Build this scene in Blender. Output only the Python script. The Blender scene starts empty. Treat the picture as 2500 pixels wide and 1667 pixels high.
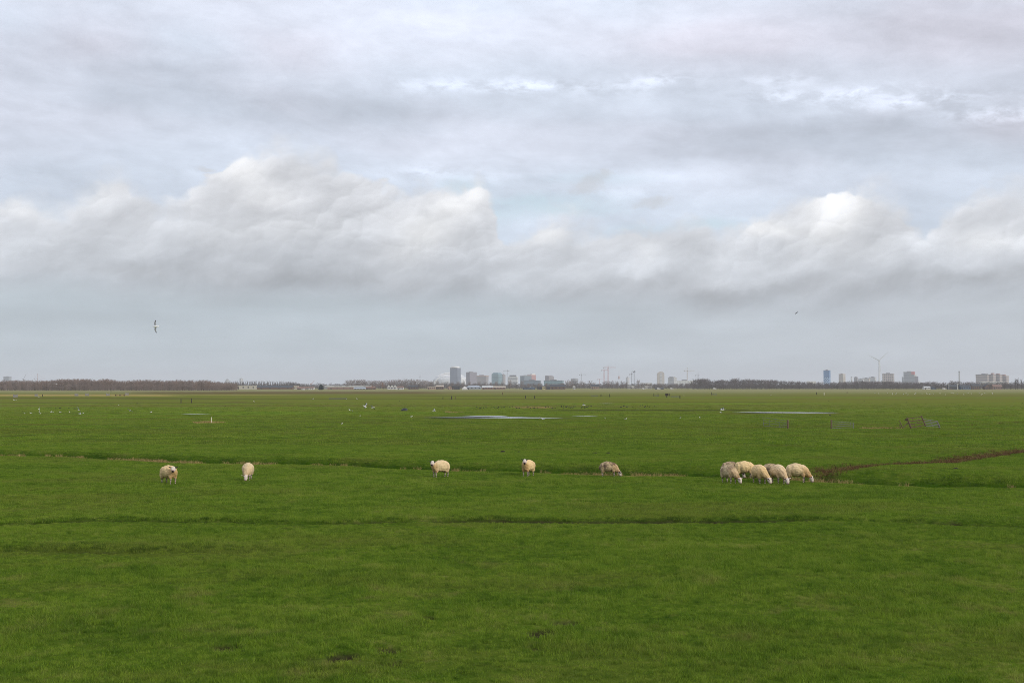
import bpy, math, random
import numpy as np
from mathutils import Vector, Matrix, Euler
R = math.radians
sc = bpy.context.scene
COL = sc.collection
random.seed(7); rng = np.random.default_rng(11)

# ---------------------------------------------------------------- camera geometry
F, CX, CY, HOR, EYE = 2800.0, 1250.0, 833.5, 943.0, 4.8      # the photograph is 2500 x 1667
TH = math.atan((HOR - CY) / F)
def ray(u, v):
    xc, yc = (u - CX) / F, (CY - v) / F
    return Vector((xc, math.cos(TH) - yc * math.sin(TH), math.sin(TH) + yc * math.cos(TH)))
def gp(u, v, z=0.0):
    d = ray(u, v); t = (z - EYE) / d.z
    return Vector((d.x * t, d.y * t, z))
def dp(u, v, dist):
    d = ray(u, v); t = dist / d.y
    return Vector((d.x * t, dist, EYE + d.z * t))
def dist_of(v): return EYE * F / (v - HOR)

# ---------------------------------------------------------------- scene helpers
def tag(o, label=None, cat=None, group=None, kind=None):
    if label: o['label'] = label
    if cat: o['category'] = cat
    if group: o['group'] = group
    if kind: o['kind'] = kind
    return o
def empty(name, loc=(0, 0, 0), rz=0.0, label=None, cat=None, group=None):
    o = bpy.data.objects.new(name, None); COL.objects.link(o)
    o.location = loc; o.rotation_euler = (0, 0, rz); o.empty_display_size = 0.2
    return tag(o, label, cat, group)
def copy_tree(o, parent=None):
    c = o.copy(); COL.objects.link(c); c.parent = parent
    for ch in list(o.children): copy_tree(ch, c)
    return c
class MB:
    def __init__(s): s.v = []; s.f = []; s.m = []
    def add(s, vs, fs, m=0):
        k = len(s.v); s.v += [tuple(p) for p in vs]
        for f in fs: s.f.append(tuple(i + k for i in f)); s.m.append(m)
    def box(s, lo, hi, m=0, M=None):
        (a, b, c), (d, e, f) = lo, hi
        vs = [Vector(p) for p in ((a,b,c),(d,b,c),(d,e,c),(a,e,c),(a,b,f),(d,b,f),(d,e,f),(a,e,f))]
        if M: vs = [M @ p for p in vs]
        s.add(vs, [(0,3,2,1),(4,5,6,7),(0,1,5,4),(1,2,6,5),(2,3,7,6),(3,0,4,7)], m)
    def bar(s, p, q, w, h=None, m=0, up=(0, 0, 1)):
        p, q = Vector(p), Vector(q); h = w if h is None else h
        d = (q - p).normalized(); u = Vector(up)
        if abs(d.dot(u)) > .97: u = Vector((1, 0, 0))
        a = d.cross(u).normalized() * (w / 2); b = a.cross(d).normalized() * (h / 2)
        vs = [p - a - b, p + a - b, p + a + b, p - a + b, q - a - b, q + a - b, q + a + b, q - a + b]
        s.add(vs, [(0,1,2,3),(7,6,5,4),(0,4,5,1),(1,5,6,2),(2,6,7,3),(3,7,4,0)], m)
    def tube(s, pts, rad, n=8, m=0, caps=True, sq=1.0):
        pts = [Vector(p) for p in pts]; k0 = len(s.v); L = len(pts)
        d0 = (pts[1] - pts[0]).normalized()
        ref = Vector((0, 0, 1)) if abs(d0.z) < .9 else Vector((1, 0, 0))
        for i, p in enumerate(pts):
            d = (pts[min(i + 1, L - 1)] - pts[max(i - 1, 0)]).normalized()
            a = d.cross(ref)
            a = a.normalized() if a.length > 1e-4 else Vector((0, 1, 0))
            b = a.cross(d).normalized(); r = rad[i] if hasattr(rad, '__len__') else rad
            for j in range(n):
                t = 2 * math.pi * j / n
                s.v.append(tuple(p + a * (r * math.cos(t)) + b * (r * sq * math.sin(t))))
        for i in range(L - 1):
            for j in range(n):
                q = (j + 1) % n
                s.f.append((k0 + i*n + j, k0 + (i+1)*n + j, k0 + (i+1)*n + q, k0 + i*n + q)); s.m.append(m)
        if caps:
            s.f.append(tuple(k0 + j for j in range(n))); s.m.append(m)
            s.f.append(tuple(k0 + (L-1)*n + j for j in reversed(range(n)))); s.m.append(m)
    def ball(s, c, r, M=None, nu=14, nv=9, m=0):
        c = Vector(c); r = (r, r, r) if not hasattr(r, '__len__') else r; k = len(s.v)
        def P(x, y, z):
            p = Vector((x * r[0], y * r[1], z * r[2]))
            return tuple(c + (M @ p if M else p))
        s.v.append(P(0, 0, -1))
        for i in range(1, nv):
            t = -math.pi / 2 + math.pi * i / nv
            for j in range(nu):
                a = 2 * math.pi * j / nu
                s.v.append(P(math.cos(t) * math.cos(a), math.cos(t) * math.sin(a), math.sin(t)))
        s.v.append(P(0, 0, 1)); top = len(s.v) - 1
        for j in range(nu):
            q = (j + 1) % nu
            s.f.append((k, k + 1 + q, k + 1 + j)); s.m.append(m)
            s.f.append((top, k + 1 + (nv-2)*nu + j, k + 1 + (nv-2)*nu + q)); s.m.append(m)
            for i in range(nv - 2):
                s.f.append((k+1+i*nu+j, k+1+i*nu+q, k+1+(i+1)*nu+q, k+1+(i+1)*nu+j)); s.m.append(m)
    def mesh(s, name, mats, smooth=False):
        me = bpy.data.meshes.new(name); me.from_pydata(s.v, [], s.f)
        for m in (mats if isinstance(mats, (list, tuple)) else [mats]): me.materials.append(m)
        me.polygons.foreach_set('material_index', s.m)
        if smooth: me.polygons.foreach_set('use_smooth', [True] * len(s.f))
        me.update(); return me
    def build(s, name, mats, parent=None, smooth=False, loc=None, rz=0.0):
        o = bpy.data.objects.new(name, s.mesh(name, mats, smooth)); COL.objects.link(o)
        if parent: o.parent = parent
        if loc is not None: o.location = loc
        o.rotation_euler = (0, 0, rz); return o
def np_mesh(name, V, Fq, mat, smooth=False):
    """mesh from arrays: V (n,3), Fq (m,k) faces of k corners"""
    me = bpy.data.meshes.new(name); V = np.asarray(V, np.float32); Fq = np.asarray(Fq, np.int32)
    me.vertices.add(len(V)); me.vertices.foreach_set('co', V.ravel())
    m, k = Fq.shape
    me.loops.add(m * k); me.loops.foreach_set('vertex_index', Fq.ravel())
    me.polygons.add(m); me.polygons.foreach_set('loop_start', np.arange(m, dtype=np.int32) * k)
    if smooth: me.polygons.foreach_set('use_smooth', np.ones(m, bool))
    if mat: me.materials.append(mat)
    me.update(calc_edges=True); return me
def fattr(me, name, a, t='FLOAT', dom='POINT'):
    at = me.attributes.new(name, t, dom)
    at.data.foreach_set('value' if t in ('FLOAT', 'INT') else 'vector' if t == 'FLOAT_VECTOR' else 'color', np.ascontiguousarray(a).ravel())

# ---------------------------------------------------------------- noise and terrain
_T = np.random.default_rng(3).random((256, 256)).astype(np.float32)
def vnoise(x, y):
    xi, yi = np.floor(x).astype(np.int64), np.floor(y).astype(np.int64)
    fx, fy = x - xi, y - yi
    fx = fx * fx * (3 - 2 * fx); fy = fy * fy * (3 - 2 * fy)
    a, b, c, d = (_T[(xi + i) & 255, (yi + j) & 255] for i, j in ((0,0),(1,0),(0,1),(1,1)))
    return (a * (1 - fx) + b * fx) * (1 - fy) + (c * (1 - fx) + d * fx) * fy
def fbm(x, y, s, o=3, seed=0):
    t = 0; w = 0; a = 1.0
    for i in range(o):
        t = t + a * vnoise(x / s + 17.3 * i + seed * 7.77, y / s + 9.1 * i + seed * 3.31); w += a; a *= .5; s = s / 2.03
    return t / w
def sstep(a, b, x):
    t = np.clip((x - a) / (b - a), 0, 1); return t * t * (3 - 2 * t)
def line(pts):
    P = [gp(u, v) for u, v in pts]
    return np.array([p.x for p in P]), np.array([p.y for p in P])
G1 = line([(-400,1292),(0,1281),(178,1276),(268,1273.5),(327,1275),(446,1276.5),(550,1275.5),(700,1281),(800,1281),(936,1275),(1038,1273),(1140,1270),(1259,1268),(1344,1268.5),(1600,1270.5),(1700,1273),(1836,1272),(1989,1273),(2142,1273.5),(2312,1281),(2500,1286),(2900,1296)])
G2 = line([(-400,1336),(0,1344),(100,1346),(180,1349),(263,1351.5),(330,1351),(450,1351),(560,1352),(700,1354),(900,1356),(2900,1360)])
D1 = line([(-500,1108),(0,1111),(140,1113),(260,1118),(360,1123),(430,1125.5),(560,1128.5),(700,1130.5),(830,1133),(960,1139),(1040,1142.5),(1200,1148),(1310,1152),(1440,1155),(1550,1158),(1700,1160),(1900,1166),(1985,1171),(2100,1180),(2250,1185),(2400,1189),(2500,1192),(3000,1206)])
D2 = line([(1940,1172),(2000,1163),(2100,1147),(2250,1130.5),(2400,1114),(2500,1101),(2700,1080),(3000,1057)])
D3 = line([(500,1044),(1700,1043.5),(1860,1043),(2100,1044),(2230,1044),(2300,1040),(2400,1034.5),(2500,1028.5),(2800,1014)])
SOILS = [(1320,1541,.62,.24),(1380,1518,.75,.2),(1356,1548,.3,.12),(1480,1547,.3,.12),(840,1602,.6,.3),(555,1580,.5,.2),(945,1585,.5,.22),(262,1351,1.1,.16),(1258,1269.5,1.2,.16),(2300,1280,1.2,.2),(1050,1502,.3,.12),(965,1612,.2,.15),(1315,1578,.3,.1)]
PUDDLES = [[(1030,1018.3),(1090,1017.6),(1150,1017.7),(1230,1018.7),(1300,1019.6),(1400,1020.9),(1330,1021.2),(1230,1020.6),(1150,1019.6),(1080,1018.9)],
           [(1105,1016.9),(1140,1015.6),(1165,1014.0),(1215,1013.8),(1240,1015.2),(1225,1016.5),(1170,1017.0)], [(1195,1017.4),(1245,1016.6),(1300,1018.3),(1335,1019.2),(1270,1018.6)],
           [(1395,1015.4),(1435,1014.7),(1460,1015.3),(1430,1015.9)], [(1785,1006.2),(1810,1005.5),(1850,1004.9),(1900,1005.2),(2000,1006.0),(2030,1006.5),(2050,1007.2),(2020,1008.0),(1960,1008.3),(1900,1007.6),(1840,1007.0)],
           [(440,1010.3),(470,1010.0),(515,1010.3),(470,1010.7)], [(1460,984.6),(1480,984.2),(1500,984.6),(1480,984.9)]]
for _p in PUDDLES[:5]:
    _c = sum(v for _, v in _p) / len(_p); _p[:] = [(u, _c + (v - _c) * .8) for u, v in _p]
PBOX = [(1030,1440,1013,1021.8),(1385,1480,1014,1016.6),(1755,2070,1004.2,1009),(430,525,1009.6,1011),(1455,1505,983.9,985.1)]
def terrain(x, y):
    """height and the masks: soil, dry, brown, lush (all arrays)"""
    x = np.asarray(x, np.float64); y = np.asarray(y, np.float64); r = np.hypot(x, y)
    far = 1 - sstep(150, 500, r)
    z = (fbm(x, y, 11, 3, 1) - .5) * .16 * far + (fbm(x, y, 2.4, 3, 2) - .5) * .11 * far + (fbm(x, y, .7, 2, 5) - .5) * .05 * (1 - sstep(40, 90, r))
    soil = np.zeros_like(x); dry = np.zeros_like(x); brown = np.zeros_like(x); lush = np.zeros_like(x); low = np.zeros_like(x)
    U = CX + F * x / np.maximum(y, 1)                    # bearing, used only to say where along its run a ditch changes
    # two drainage grooves
    yl = np.interp(x, *G1); s = y - yl + (fbm(x, x * 0, 3, 2, 8) - .5) * .5
    am = (.28 + .95 * fbm(x, x * 0 + 3, 3.2, 2, 9)) * (y > 20)
    am *= np.interp(x, [-30, -9, -6, 8, 9.5, 40], [.80, .80, .88, .88, .72, .78])
    tr = np.exp(-((s - .1) / .24) ** 2); z -= .26 * am * tr; z += am * .07 * sstep(.15, .42, s) * (1 - sstep(.8, 5, s)); low = np.maximum(low, np.exp(-((s + .6) / .6) ** 2))
    soil = np.maximum(soil, sstep(.3, .8, am * np.exp(-((s - .22) / .24) ** 2))); lush = np.maximum(lush, .7 * np.exp(-((s - .2) / .4) ** 2) * am)
    yl = np.interp(x, *G2); s = y - yl + (fbm(x, x * 0, 2, 2, 18) - .5) * .4
    am = (.05 + 1.2 * fbm(x, x * 0 + 3, 2.2, 2, 19)) * (1 - sstep(-9, -6, x)) * (y > 20)
    tr = np.exp(-((s - .1) / .22) ** 2); z -= .26 * am * tr; z += am * .12 * sstep(.12, .4, s) * (1 - sstep(.9, 2.6, s)); low = np.maximum(low, np.exp(-((s + .5) / .5) ** 2) * (1 - sstep(-9, -6, x)))
    soil = np.maximum(soil, sstep(.4, .9, am * np.exp(-((s - .2) / .2) ** 2))); lush = np.maximum(lush, .38 * np.exp(-((s - .7) / .8) ** 2) * am)
    # the long ditch: steep near bank, gentle far bank that faces the camera
    yl = np.interp(x, *D1); s = y - yl + (fbm(x, x * 0, 5, 3, 28) - .5) * 1.1
    wd = np.interp(x, [-40, -20, 0, 5, 20, 40], [1.1, 1.2, 2.6, 3.6, 4.2, 3.6]); dp_ = np.interp(x, [-40, -20, -2, 8, 20, 40], [.28, .3, .5, .7, .8, .6])
    tr = np.where(s < 0, sstep(-.7, .15, s), 1 - sstep(.15, 1, s / wd)); tr = tr * (y > 30)
    z -= dp_ * tr; z += .3 * sstep(wd * .3, wd * 1.1, s) * (1 - sstep(6, 22, s)) * (y > 30); low = np.maximum(low, np.exp(-((s + .8) / .7) ** 2) * (y > 30))
    soil = np.maximum(soil, sstep(.86, 1.0, tr) * .85 * sstep(.3, .6, fbm(x, y, 1.2, 2, 31)))
    lush = np.maximum(lush, sstep(.05, .5, tr) * sstep(0.2, .5, s))
    dr = np.exp(-((s + .55) / .5) ** 2) * (y > 30)
    dm = np.interp(x, [-50, -14, -6, 2, 4.5, 12, 16, 40], [.55, .5, .15, .2, .7, .85, .55, .3]) * sstep(.35, .7, fbm(x, y, 1.7, 2, 33) + .1)
    dry = np.maximum(dry, dr * dm)
    # the brown side ditch running away to the right
    yl = np.interp(x, *D2); s = (y - yl) * .68 + (fbm(x, y, 3, 2, 38) - .5) * .9
    on = sstep(14.6, 17.5, x)
    tr = np.where(s < 0, sstep(-.8, .1, s), 1 - sstep(.1, 2.3, s)) * on; z -= .6 * tr
    br = sstep(-1.5, -1.1, s) * (1 - sstep(1.3, 2.0, s)) * sstep(15.4, 18, x) * (.85 + .15 * sstep(.3, .5, fbm(x, y, 2.2, 3, 44)))
    brown = np.maximum(brown, br * (.75 + .5 * (fbm(x, y, .8, 2, 40) - .5)))
    # far ditch by the gates
    yl = np.interp(x, *D3); s = y - yl
    tr = np.where(s < 0, sstep(-.9, .1, s), 1 - sstep(.1, 3.2, s)) * sstep(5, 15, x); z -= .5 * tr
    lush = np.maximum(lush, sstep(.1, .6, tr) * .8); ug = CX + F * x / np.maximum(y, 1)
    soil = np.maximum(soil, sstep(.7, 1, tr) * np.exp(-((ug - 1990) / 34) ** 2))
    dry = np.maximum(dry, np.exp(-((s + .5) / 1.2) ** 2) * ((ug > 2098) & (ug < 2200)) * sstep(.3, .6, fbm(x, y, 1.5, 2, 51)))
    brown = np.maximum(brown, np.exp(-((s - .4) / 1.1) ** 2) * sstep(2300, 2340, ug) * (y > 100) * (y < 260) * .8)
    for (u, v, a, b) in SOILS:
        p = gp(u, v); q = ((x - p.x) / (a * .60)) ** 2 + ((y - p.y) / (b * 1.8)) ** 2 + (fbm(x, y, .35, 2, 60) - .5) * 1.6
        k = 1 - sstep(.3, 1.0, q); k = k * (r < 60); soil = np.maximum(soil, k); z -= .09 * k
    # muddy strips and the reed-brown strip at the far end of the fields
    V = HOR + EYE * F / np.maximum(y, 5.0)
    def strip(u0, u1, v, hv, amt, ed=60, slope=0.0):
        vv = V - v - slope * (ug - u0) + (fbm(x, y, 40, 2, 70) - .5) * hv * .8
        return np.exp(-(vv / hv) ** 2) * sstep(u0 - ed, u0 + ed, ug) * (1 - sstep(u1 - ed, u1 + ed, ug)) * amt * (y > 90)
    soil = np.maximum(soil, strip(1330, 1880, 1001.5, 2.0, .75, 90))
    soil = np.maximum(soil, strip(0, 420, 1009, 3.0, .28, 90)); soil = np.maximum(soil, strip(0, 700, 983.5, 1.2, .3))
    soil = np.maximum(soil, strip(1480, 2100, 1016, 2.2, .35, 120)); soil = np.maximum(soil, strip(1150, 1500, 1020.5, 1.6, .4, 120))
    for (a, b, v, h, m) in ((400, 1400, 974.5, .8, .5), (1500, 1960, 982, .7, .6), (1980, 2500, 982.5, .6, .3), (1900, 2500, 1015.5, 1.2, .35), (300, 560, 974.5, .9, .5), (1000, 1500, 966.5, .7, .4), (800, 1300, 1018.5, .8, .45), (0, 260, 984, .8, .35), (0, 500, 971.5, .7, .4), (700, 1300, 1031, 1.6, .3), (0, 300, 1037, 3, .25), (300, 900, 1042, 4, .3)):
        soil = np.maximum(soil, strip(a, b, v, h, m))
    brown = np.maximum(brown, strip(330, 1080, 958.5, 3.0, .8, 70)); brown = np.maximum(brown, strip(1000, 1300, 956.5, 2.0, .35, 90)); dry = np.maximum(dry, strip(478, 540, 1031.5, 1.3, .9, 14)); brown = np.maximum(brown, strip(560, 600, 980.5, 1.4, .5, 20))
    dry = np.maximum(dry, strip(-60, 420, 965.0, 1.8, 1.0, 50)); dry = np.maximum(dry, strip(440, 700, 963.8, .8, .5, 80)); dry = np.maximum(dry, strip(1260, 1345, 995, .8, .6, 20)); dry = np.maximum(dry, strip(1090, 1120, 1006, .8, .6, 12))
    for (a, b, t_, c) in PBOX:          # standing water lies in shallow pans
        e = np.clip((ug - a + 25) / 50, 0, 1) * np.clip((b + 25 - ug) / 50, 0, 1) * np.clip((V - t_ + 1.2) / 1.2, 0, 1) * np.clip((c + 3.5 - V) / 2.5, 0, 1) * (y > 90)
        z = z * (1 - e) + (-.10 + (fbm(x, y * .45, 7, 3, 77) - .5) * .26) * e; soil = np.maximum(soil, .25 * e * np.clip((c + .6 - V) / .8, 0, 1)); low = np.maximum(low, e)
    # the dike the photographer stands on
    z += 3.15 * (1 - sstep(3.0, 12.5, y)) * (r < 60) + 3.15 * ((r >= 60) & (y < 3)) * (1 - sstep(60, 300, r))
    return z, soil, np.clip(dry, 0, 1), np.clip(brown, 0, 1), lush, low
def gz(x, y): return float(terrain(np.array([x]), np.array([y]))[0][0])
def gpt(u, v):
    p = gp(u, v)
    p.z = gz(p.x, p.y); return p
# ---------------------------------------------------------------- shader expressions
class X:
    """a socket with arithmetic; builds Math nodes as it is used"""
    def __init__(s, nt, k): s.nt = nt; s.k = k
    def op(s, o, *a):
        n = s.nt.nodes.new('ShaderNodeMath'); n.operation = o
        for i, q in enumerate((s,) + a):
            if isinstance(q, X): s.nt.links.new(q.k, n.inputs[i])
            else: n.inputs[i].default_value = q
        return X(s.nt, n.outputs[0])
    def __add__(s, o): return s.op('ADD', o)
    __radd__ = __add__
    def __mul__(s, o): return s.op('MULTIPLY', o)
    __rmul__ = __mul__
    def __sub__(s, o): return s.op('SUBTRACT', o)
    def __rsub__(s, o): return (s * -1.0) + o
    def __truediv__(s, o): return s.op('DIVIDE', o)
    def ss(s, a, b, lo=0.0, hi=1.0):
        n = s.nt.nodes.new('ShaderNodeMapRange'); n.interpolation_type = 'SMOOTHSTEP'
        for i, q in enumerate((s, a, b, lo, hi)):
            if isinstance(q, X): s.nt.links.new(q.k, n.inputs[i])
            else: n.inputs[i].default_value = q
        return X(s.nt, n.outputs[0])
    def clamp(s):
        r = s * 1.0; r.k.node.use_clamp = True; return r
def xyz(nt, a, b, c=0.0):
    n = nt.nodes.new('ShaderNodeCombineXYZ')
    for i, q in enumerate((a, b, c)):
        if isinstance(q, X): nt.links.new(q.k, n.inputs[i])
        else: n.inputs[i].default_value = q
    return n.outputs[0]
def split(nt, s):
    n = nt.nodes.new('ShaderNodeSeparateXYZ'); nt.links.new(s, n.inputs[0])
    return [X(nt, n.outputs[i]) for i in range(3)]
def noise(nt, vec, scale=1.0, det=3.0, rough=.5, col=False, dist=0.0):
    n = nt.nodes.new('ShaderNodeTexNoise'); n.inputs['Scale'].default_value = scale
    n.inputs['Detail'].default_value = det; n.inputs['Roughness'].default_value = rough; n.inputs['Distortion'].default_value = dist
    if vec is not None: nt.links.new(vec, n.inputs['Vector'])
    return n.outputs['Color'] if col else X(nt, n.outputs[0])
def vmath(nt, op, a, b):
    n = nt.nodes.new('ShaderNodeVectorMath'); n.operation = op
    for i, q in enumerate((a, b)):
        if hasattr(q, 'is_linked'): nt.links.new(q, n.inputs[i])
        else: n.inputs[i].default_value = q
    return n.outputs[0]
def mix(nt, f, a, b, blend='MIX'):
    n = nt.nodes.new('ShaderNodeMix'); n.data_type = 'RGBA'; n.blend_type = blend
    for i, q in ((0, f), (6, a), (7, b)):
        if isinstance(q, X): nt.links.new(q.k, n.inputs[i])
        elif hasattr(q, 'is_linked'): nt.links.new(q, n.inputs[i])
        elif i == 0: n.inputs[0].default_value = q
        else: n.inputs[i].default_value = (*q, 1)
    return n.outputs[2]
def ramp(nt, f, stops):
    n = nt.nodes.new('ShaderNodeValToRGB'); e = n.color_ramp.elements
    for i, (p, c) in enumerate(stops):
        q = e[i] if i < 2 else e.new(p)
        q.position = p; q.color = (*c, 1)
    nt.links.new(f.k, n.inputs[0]); return n.outputs[0]
def newmat(name):
    m = bpy.data.materials.new(name); m.use_nodes = True; nt = m.node_tree; nt.nodes.clear()
    out = nt.nodes.new('ShaderNodeOutputMaterial'); return m, nt, out
def princ(nt, out, col, rough=.7, spec=.3, metal=0.0, bump=None, bs=.3, bd=.02):
    b = nt.nodes.new('ShaderNodeBsdfPrincipled')
    if hasattr(col, 'is_linked'): nt.links.new(col, b.inputs['Base Color'])
    else: b.inputs['Base Color'].default_value = (*col, 1)
    b.inputs['Roughness'].default_value = rough; b.inputs['Specular IOR Level'].default_value = spec; b.inputs['Metallic'].default_value = metal
    if bump is not None:
        n = nt.nodes.new('ShaderNodeBump'); n.inputs['Strength'].default_value = bs; n.inputs['Distance'].default_value = bd
        nt.links.new(bump.k, n.inputs['Height']); nt.links.new(n.outputs[0], b.inputs['Normal'])
    nt.links.new(b.outputs[0], out.inputs[0]); return b
def gpos(nt): return nt.nodes.new('ShaderNodeNewGeometry').outputs['Position']
def ocoord(nt): return nt.nodes.new('ShaderNodeTexCoord').outputs['Object']
def attr(nt, name, typ='GEOMETRY'):
    n = nt.nodes.new('ShaderNodeAttribute'); n.attribute_name = name; n.attribute_type = typ; return n
def plain(name, c, rough=.7, var=.18, scale=3.0, spec=.3, metal=0.0):
    """one weathered colour with a mottled variation"""
    m, nt, out = newmat(name)
    n = noise(nt, ocoord(nt), scale, 4, .6)
    d = tuple(x * (1 - var) for x in c); l = tuple(min(1, x * (1 + var)) for x in c)
    princ(nt, out, ramp(nt, n, [(.3, d), (.7, l)]), rough, spec, metal, n, .2, .01); return m

# ---------------------------------------------------------------- the sky: Nishita air behind procedural clouds, by direction
SUN_AZ, SUN_EL = R(128), R(24)          # azimuth from +Y towards +X
def AE(u, v):
    d = ray(u, v); return F * math.atan2(d.x, d.y), F * math.atan2(d.z, math.hypot(d.x, d.y))
def build_world():
    w = bpy.data.worlds.new('World'); sc.world = w; w.use_nodes = True; nt = w.node_tree; nt.nodes.clear(); L = nt.links
    out = nt.nodes.new('ShaderNodeOutputWorld')
    g = nt.nodes.new('ShaderNodeTexCoord').outputs['Generated']
    x, y, z = split(nt, g)
    A = x.op('ARCTAN2', y) * F
    E = z.op('ARCSINE') * F
    Ecl = E.op('MAXIMUM', -200.0)
    v0 = xyz(nt, A, Ecl)
    def nz(sx, sy, det=4, rough=.55, seed=0.0, dist=0.0, a=None, e=None):
        return noise(nt, xyz(nt, (a or A) / sx, (e or Ecl) / sy, seed), 1.0, det, rough, dist=dist)
    # two scales of distortion turn smooth outlines into billows
    c1 = noise(nt, xyz(nt, A / 210.0, Ecl / 170.0, 1.3), 1.0, 5, .58, col=True)
    dx, dy, _ = split(nt, c1)
    Aw = A + (dx - .5) * 190.0; Ew = Ecl + (dy - .5) * 150.0
    As = A + (dx - .5) * 70.0; Es = Ecl + (dy - .5) * 60.0
    vw = {}
    def total(lst, a=None, e=None):
        """sum of soft elliptical patches: centre, radii, amount"""
        a = a or Aw; e = e or Ew; key = (a.k.as_pointer(), e.k.as_pointer())
        if key not in vw: vw[key] = xyz(nt, a, e, 0.0)
        t = None
        for (u, v, su, sv, am) in lst:
            A0, E0 = AE(u, v)
            n = nt.nodes.new('ShaderNodeVectorMath'); n.operation = 'MULTIPLY_ADD'; L.new(vw[key], n.inputs[0])
            n.inputs[1].default_value = (1 / su, 1 / sv, 0); n.inputs[2].default_value = (-A0 / su, -E0 / sv, 0)
            d = nt.nodes.new('ShaderNodeVectorMath'); d.operation = 'DOT_PRODUCT'; L.new(n.outputs[0], d.inputs[0]); L.new(n.outputs[0], d.inputs[1])
            p_ = nt.nodes.new('ShaderNodeMath'); p_.operation = 'POWER'; p_.inputs[0].default_value = math.exp(-1); L.new(d.outputs['Value'], p_.inputs[1])
            m_ = nt.nodes.new('ShaderNodeMath'); m_.operation = 'MULTIPLY_ADD'; L.new(p_.outputs[0], m_.inputs[0]); m_.inputs[1].default_value = am
            if t is None: m_.inputs[2].default_value = 0
            else: L.new(t.k, m_.inputs[2])
            t = X(nt, m_.outputs[0])
        return t
    # --- high layer, brightness in display units
    tilt = Ecl + A * .045
    n1 = noise(nt, xyz(nt, A / 460.0, tilt / 135.0, 5.0), 1.0, 6, .57, dist=.4)
    n2 = noise(nt, xyz(nt, A / 125.0, tilt / 56.0, 9.0), 1.0, 5, .6, dist=.4)
    n3 = noise(nt, xyz(nt, A / 900.0, tilt / 260.0, 2.0), 1.0, 3, .5)
    n6 = noise(nt, xyz(nt, A / 56.0, tilt / 26.0, 19.0), 1.0, 5, .62, dist=.3)
    hb = (n1 - .5) * .23 + (n2 - .5) * .12 + (n6 - .5) * .055 + (n3 - .5) * .06 + .898
    hb = hb + total([(1250, 0, 900, 110, .062), (1200, 100, 330, 60, .03), (2400, 90, 380, 200, -.05), (2150, 345, 520, 62, -.075), (1650, 330, 300, 40, -.035),
                     (300, 220, 420, 80, -.060), (700, 260, 520, 40, -.035), (150, 440, 170, 60, -.05), (1750, 110, 130, 40, -.035), (230, 100, 130, 35, -.02),
                     (1350, 290, 200, 30, -.02), (1650, 430, 380, 22, .045), (900, 330, 300, 25, .02), (750, 100, 200, 60, .02)], As, Es)
    wisp = total([(1040, 205, 110, 16, .6), (1240, 208, 120, 16, .9), (1330, 205, 90, 14, .6), (1615, 198, 75, 13, 1.0), (1480, 215, 80, 14, .6), (1900, 200, 90, 14, .65), (2050, 232, 170, 15, 1.0), (2250, 252, 150, 16, 1.2), (2440, 285, 110, 18, 1.1), (1900, 228, 60, 10, .6),
                  (1030, 422, 70, 14, .55), (1180, 436, 130, 14, .4), (1500, 475, 90, 16, .4)], As, Es)
    wisp = (wisp * ((n2 * .5 + n6 * .5).ss(.40, .58) * 1.15)).op('MINIMUM', 1.3)
    hb = hb + wisp * .105
    mauve = (n3.ss(.42, .62) * .35 + total([(1750, 100, 240, 70, .9), (2350, 60, 420, 110, .7), (230, 100, 130, 50, .7), (700, 140, 130, 60, .6), (2480, 310, 90, 40, .7)], As, Es)).clamp()
    hcol = mix(nt, mauve, (.945, .984, 1.052), (.975, .978, 1.040))
    hcol = mix(nt, (Ecl.ss(250.0, 620.0)), (.934, .986, 1.056), hcol)
    hi = vmath(nt, 'MULTIPLY', hcol, xyz(nt, hb, hb, hb))
    # --- gaps where blue shows through
    gap = total([(1300, 500, 170, 20, .95), (1130, 455, 60, 18, .75), (1390, 520, 110, 12, .6), (1190, 530, 60, 30, .5), (1740, 556, 70, 16, .8), (1560, 560, 90, 14, .5), (1440, 440, 120, 14, .4)], As, Es).clamp()
    hi = mix(nt, gap * (n2.ss(.3, .62) * .55 + .42), hi, (.862, .938, .985))
    # --- low grey band under the cumulus, down to the horizon
    n4 = nz(520.0, 60.0, 4, .5, 12.0)
    n5 = nz(170.0, 60.0, 6, .58, 14.0)
    lb = E.ss(0.0, 250.0, .800, .776) + (n4 - .5) * .085 + (n5 - .5) * .07 + total([(1800, 785, 150, 26, .03), (620, 815, 50, 24, .018), (2300, 760, 300, 25, .015), (1480, 790, 130, 30, -.012), (300, 770, 260, 25, -.012)], As, Es)
    lcol = mix(nt, A.ss(-300.0, 1100.0), (.942, .996, 1.040), (.962, .998, 1.040))
    lo = vmath(nt, 'MULTIPLY', lcol, xyz(nt, lb, lb, lb))
    # --- cumulus bank: several ranks of cloud, each an outline along the horizon broken into billows
    def curve(pts, a):
        fc = nt.nodes.new('ShaderNodeFloatCurve'); cm = fc.mapping.curves[0]
        P = sorted(((AE(u, v)[0] + 2000) / 4000, AE(u, v)[1] / 1000) for u, v in pts)
        while len(cm.points) < len(P): cm.points.new(.5, .5)
        for q, (a_, e_) in zip(cm.points, P): q.location = (a_, e_); q.handle_type = 'AUTO'
        fc.mapping.update()
        t = (a + 2000.0) / 4000.0; L.new(t.k, fc.inputs['Value']); return X(nt, fc.outputs[0]) * 1000.0
    base = curve([(-900,690),(0,688),(250,700),(500,712),(800,712),(1000,722),(1300,728),(1600,732),(1760,752),(1900,738),(2200,735),(2500,705),(3300,700)], As)
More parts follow.
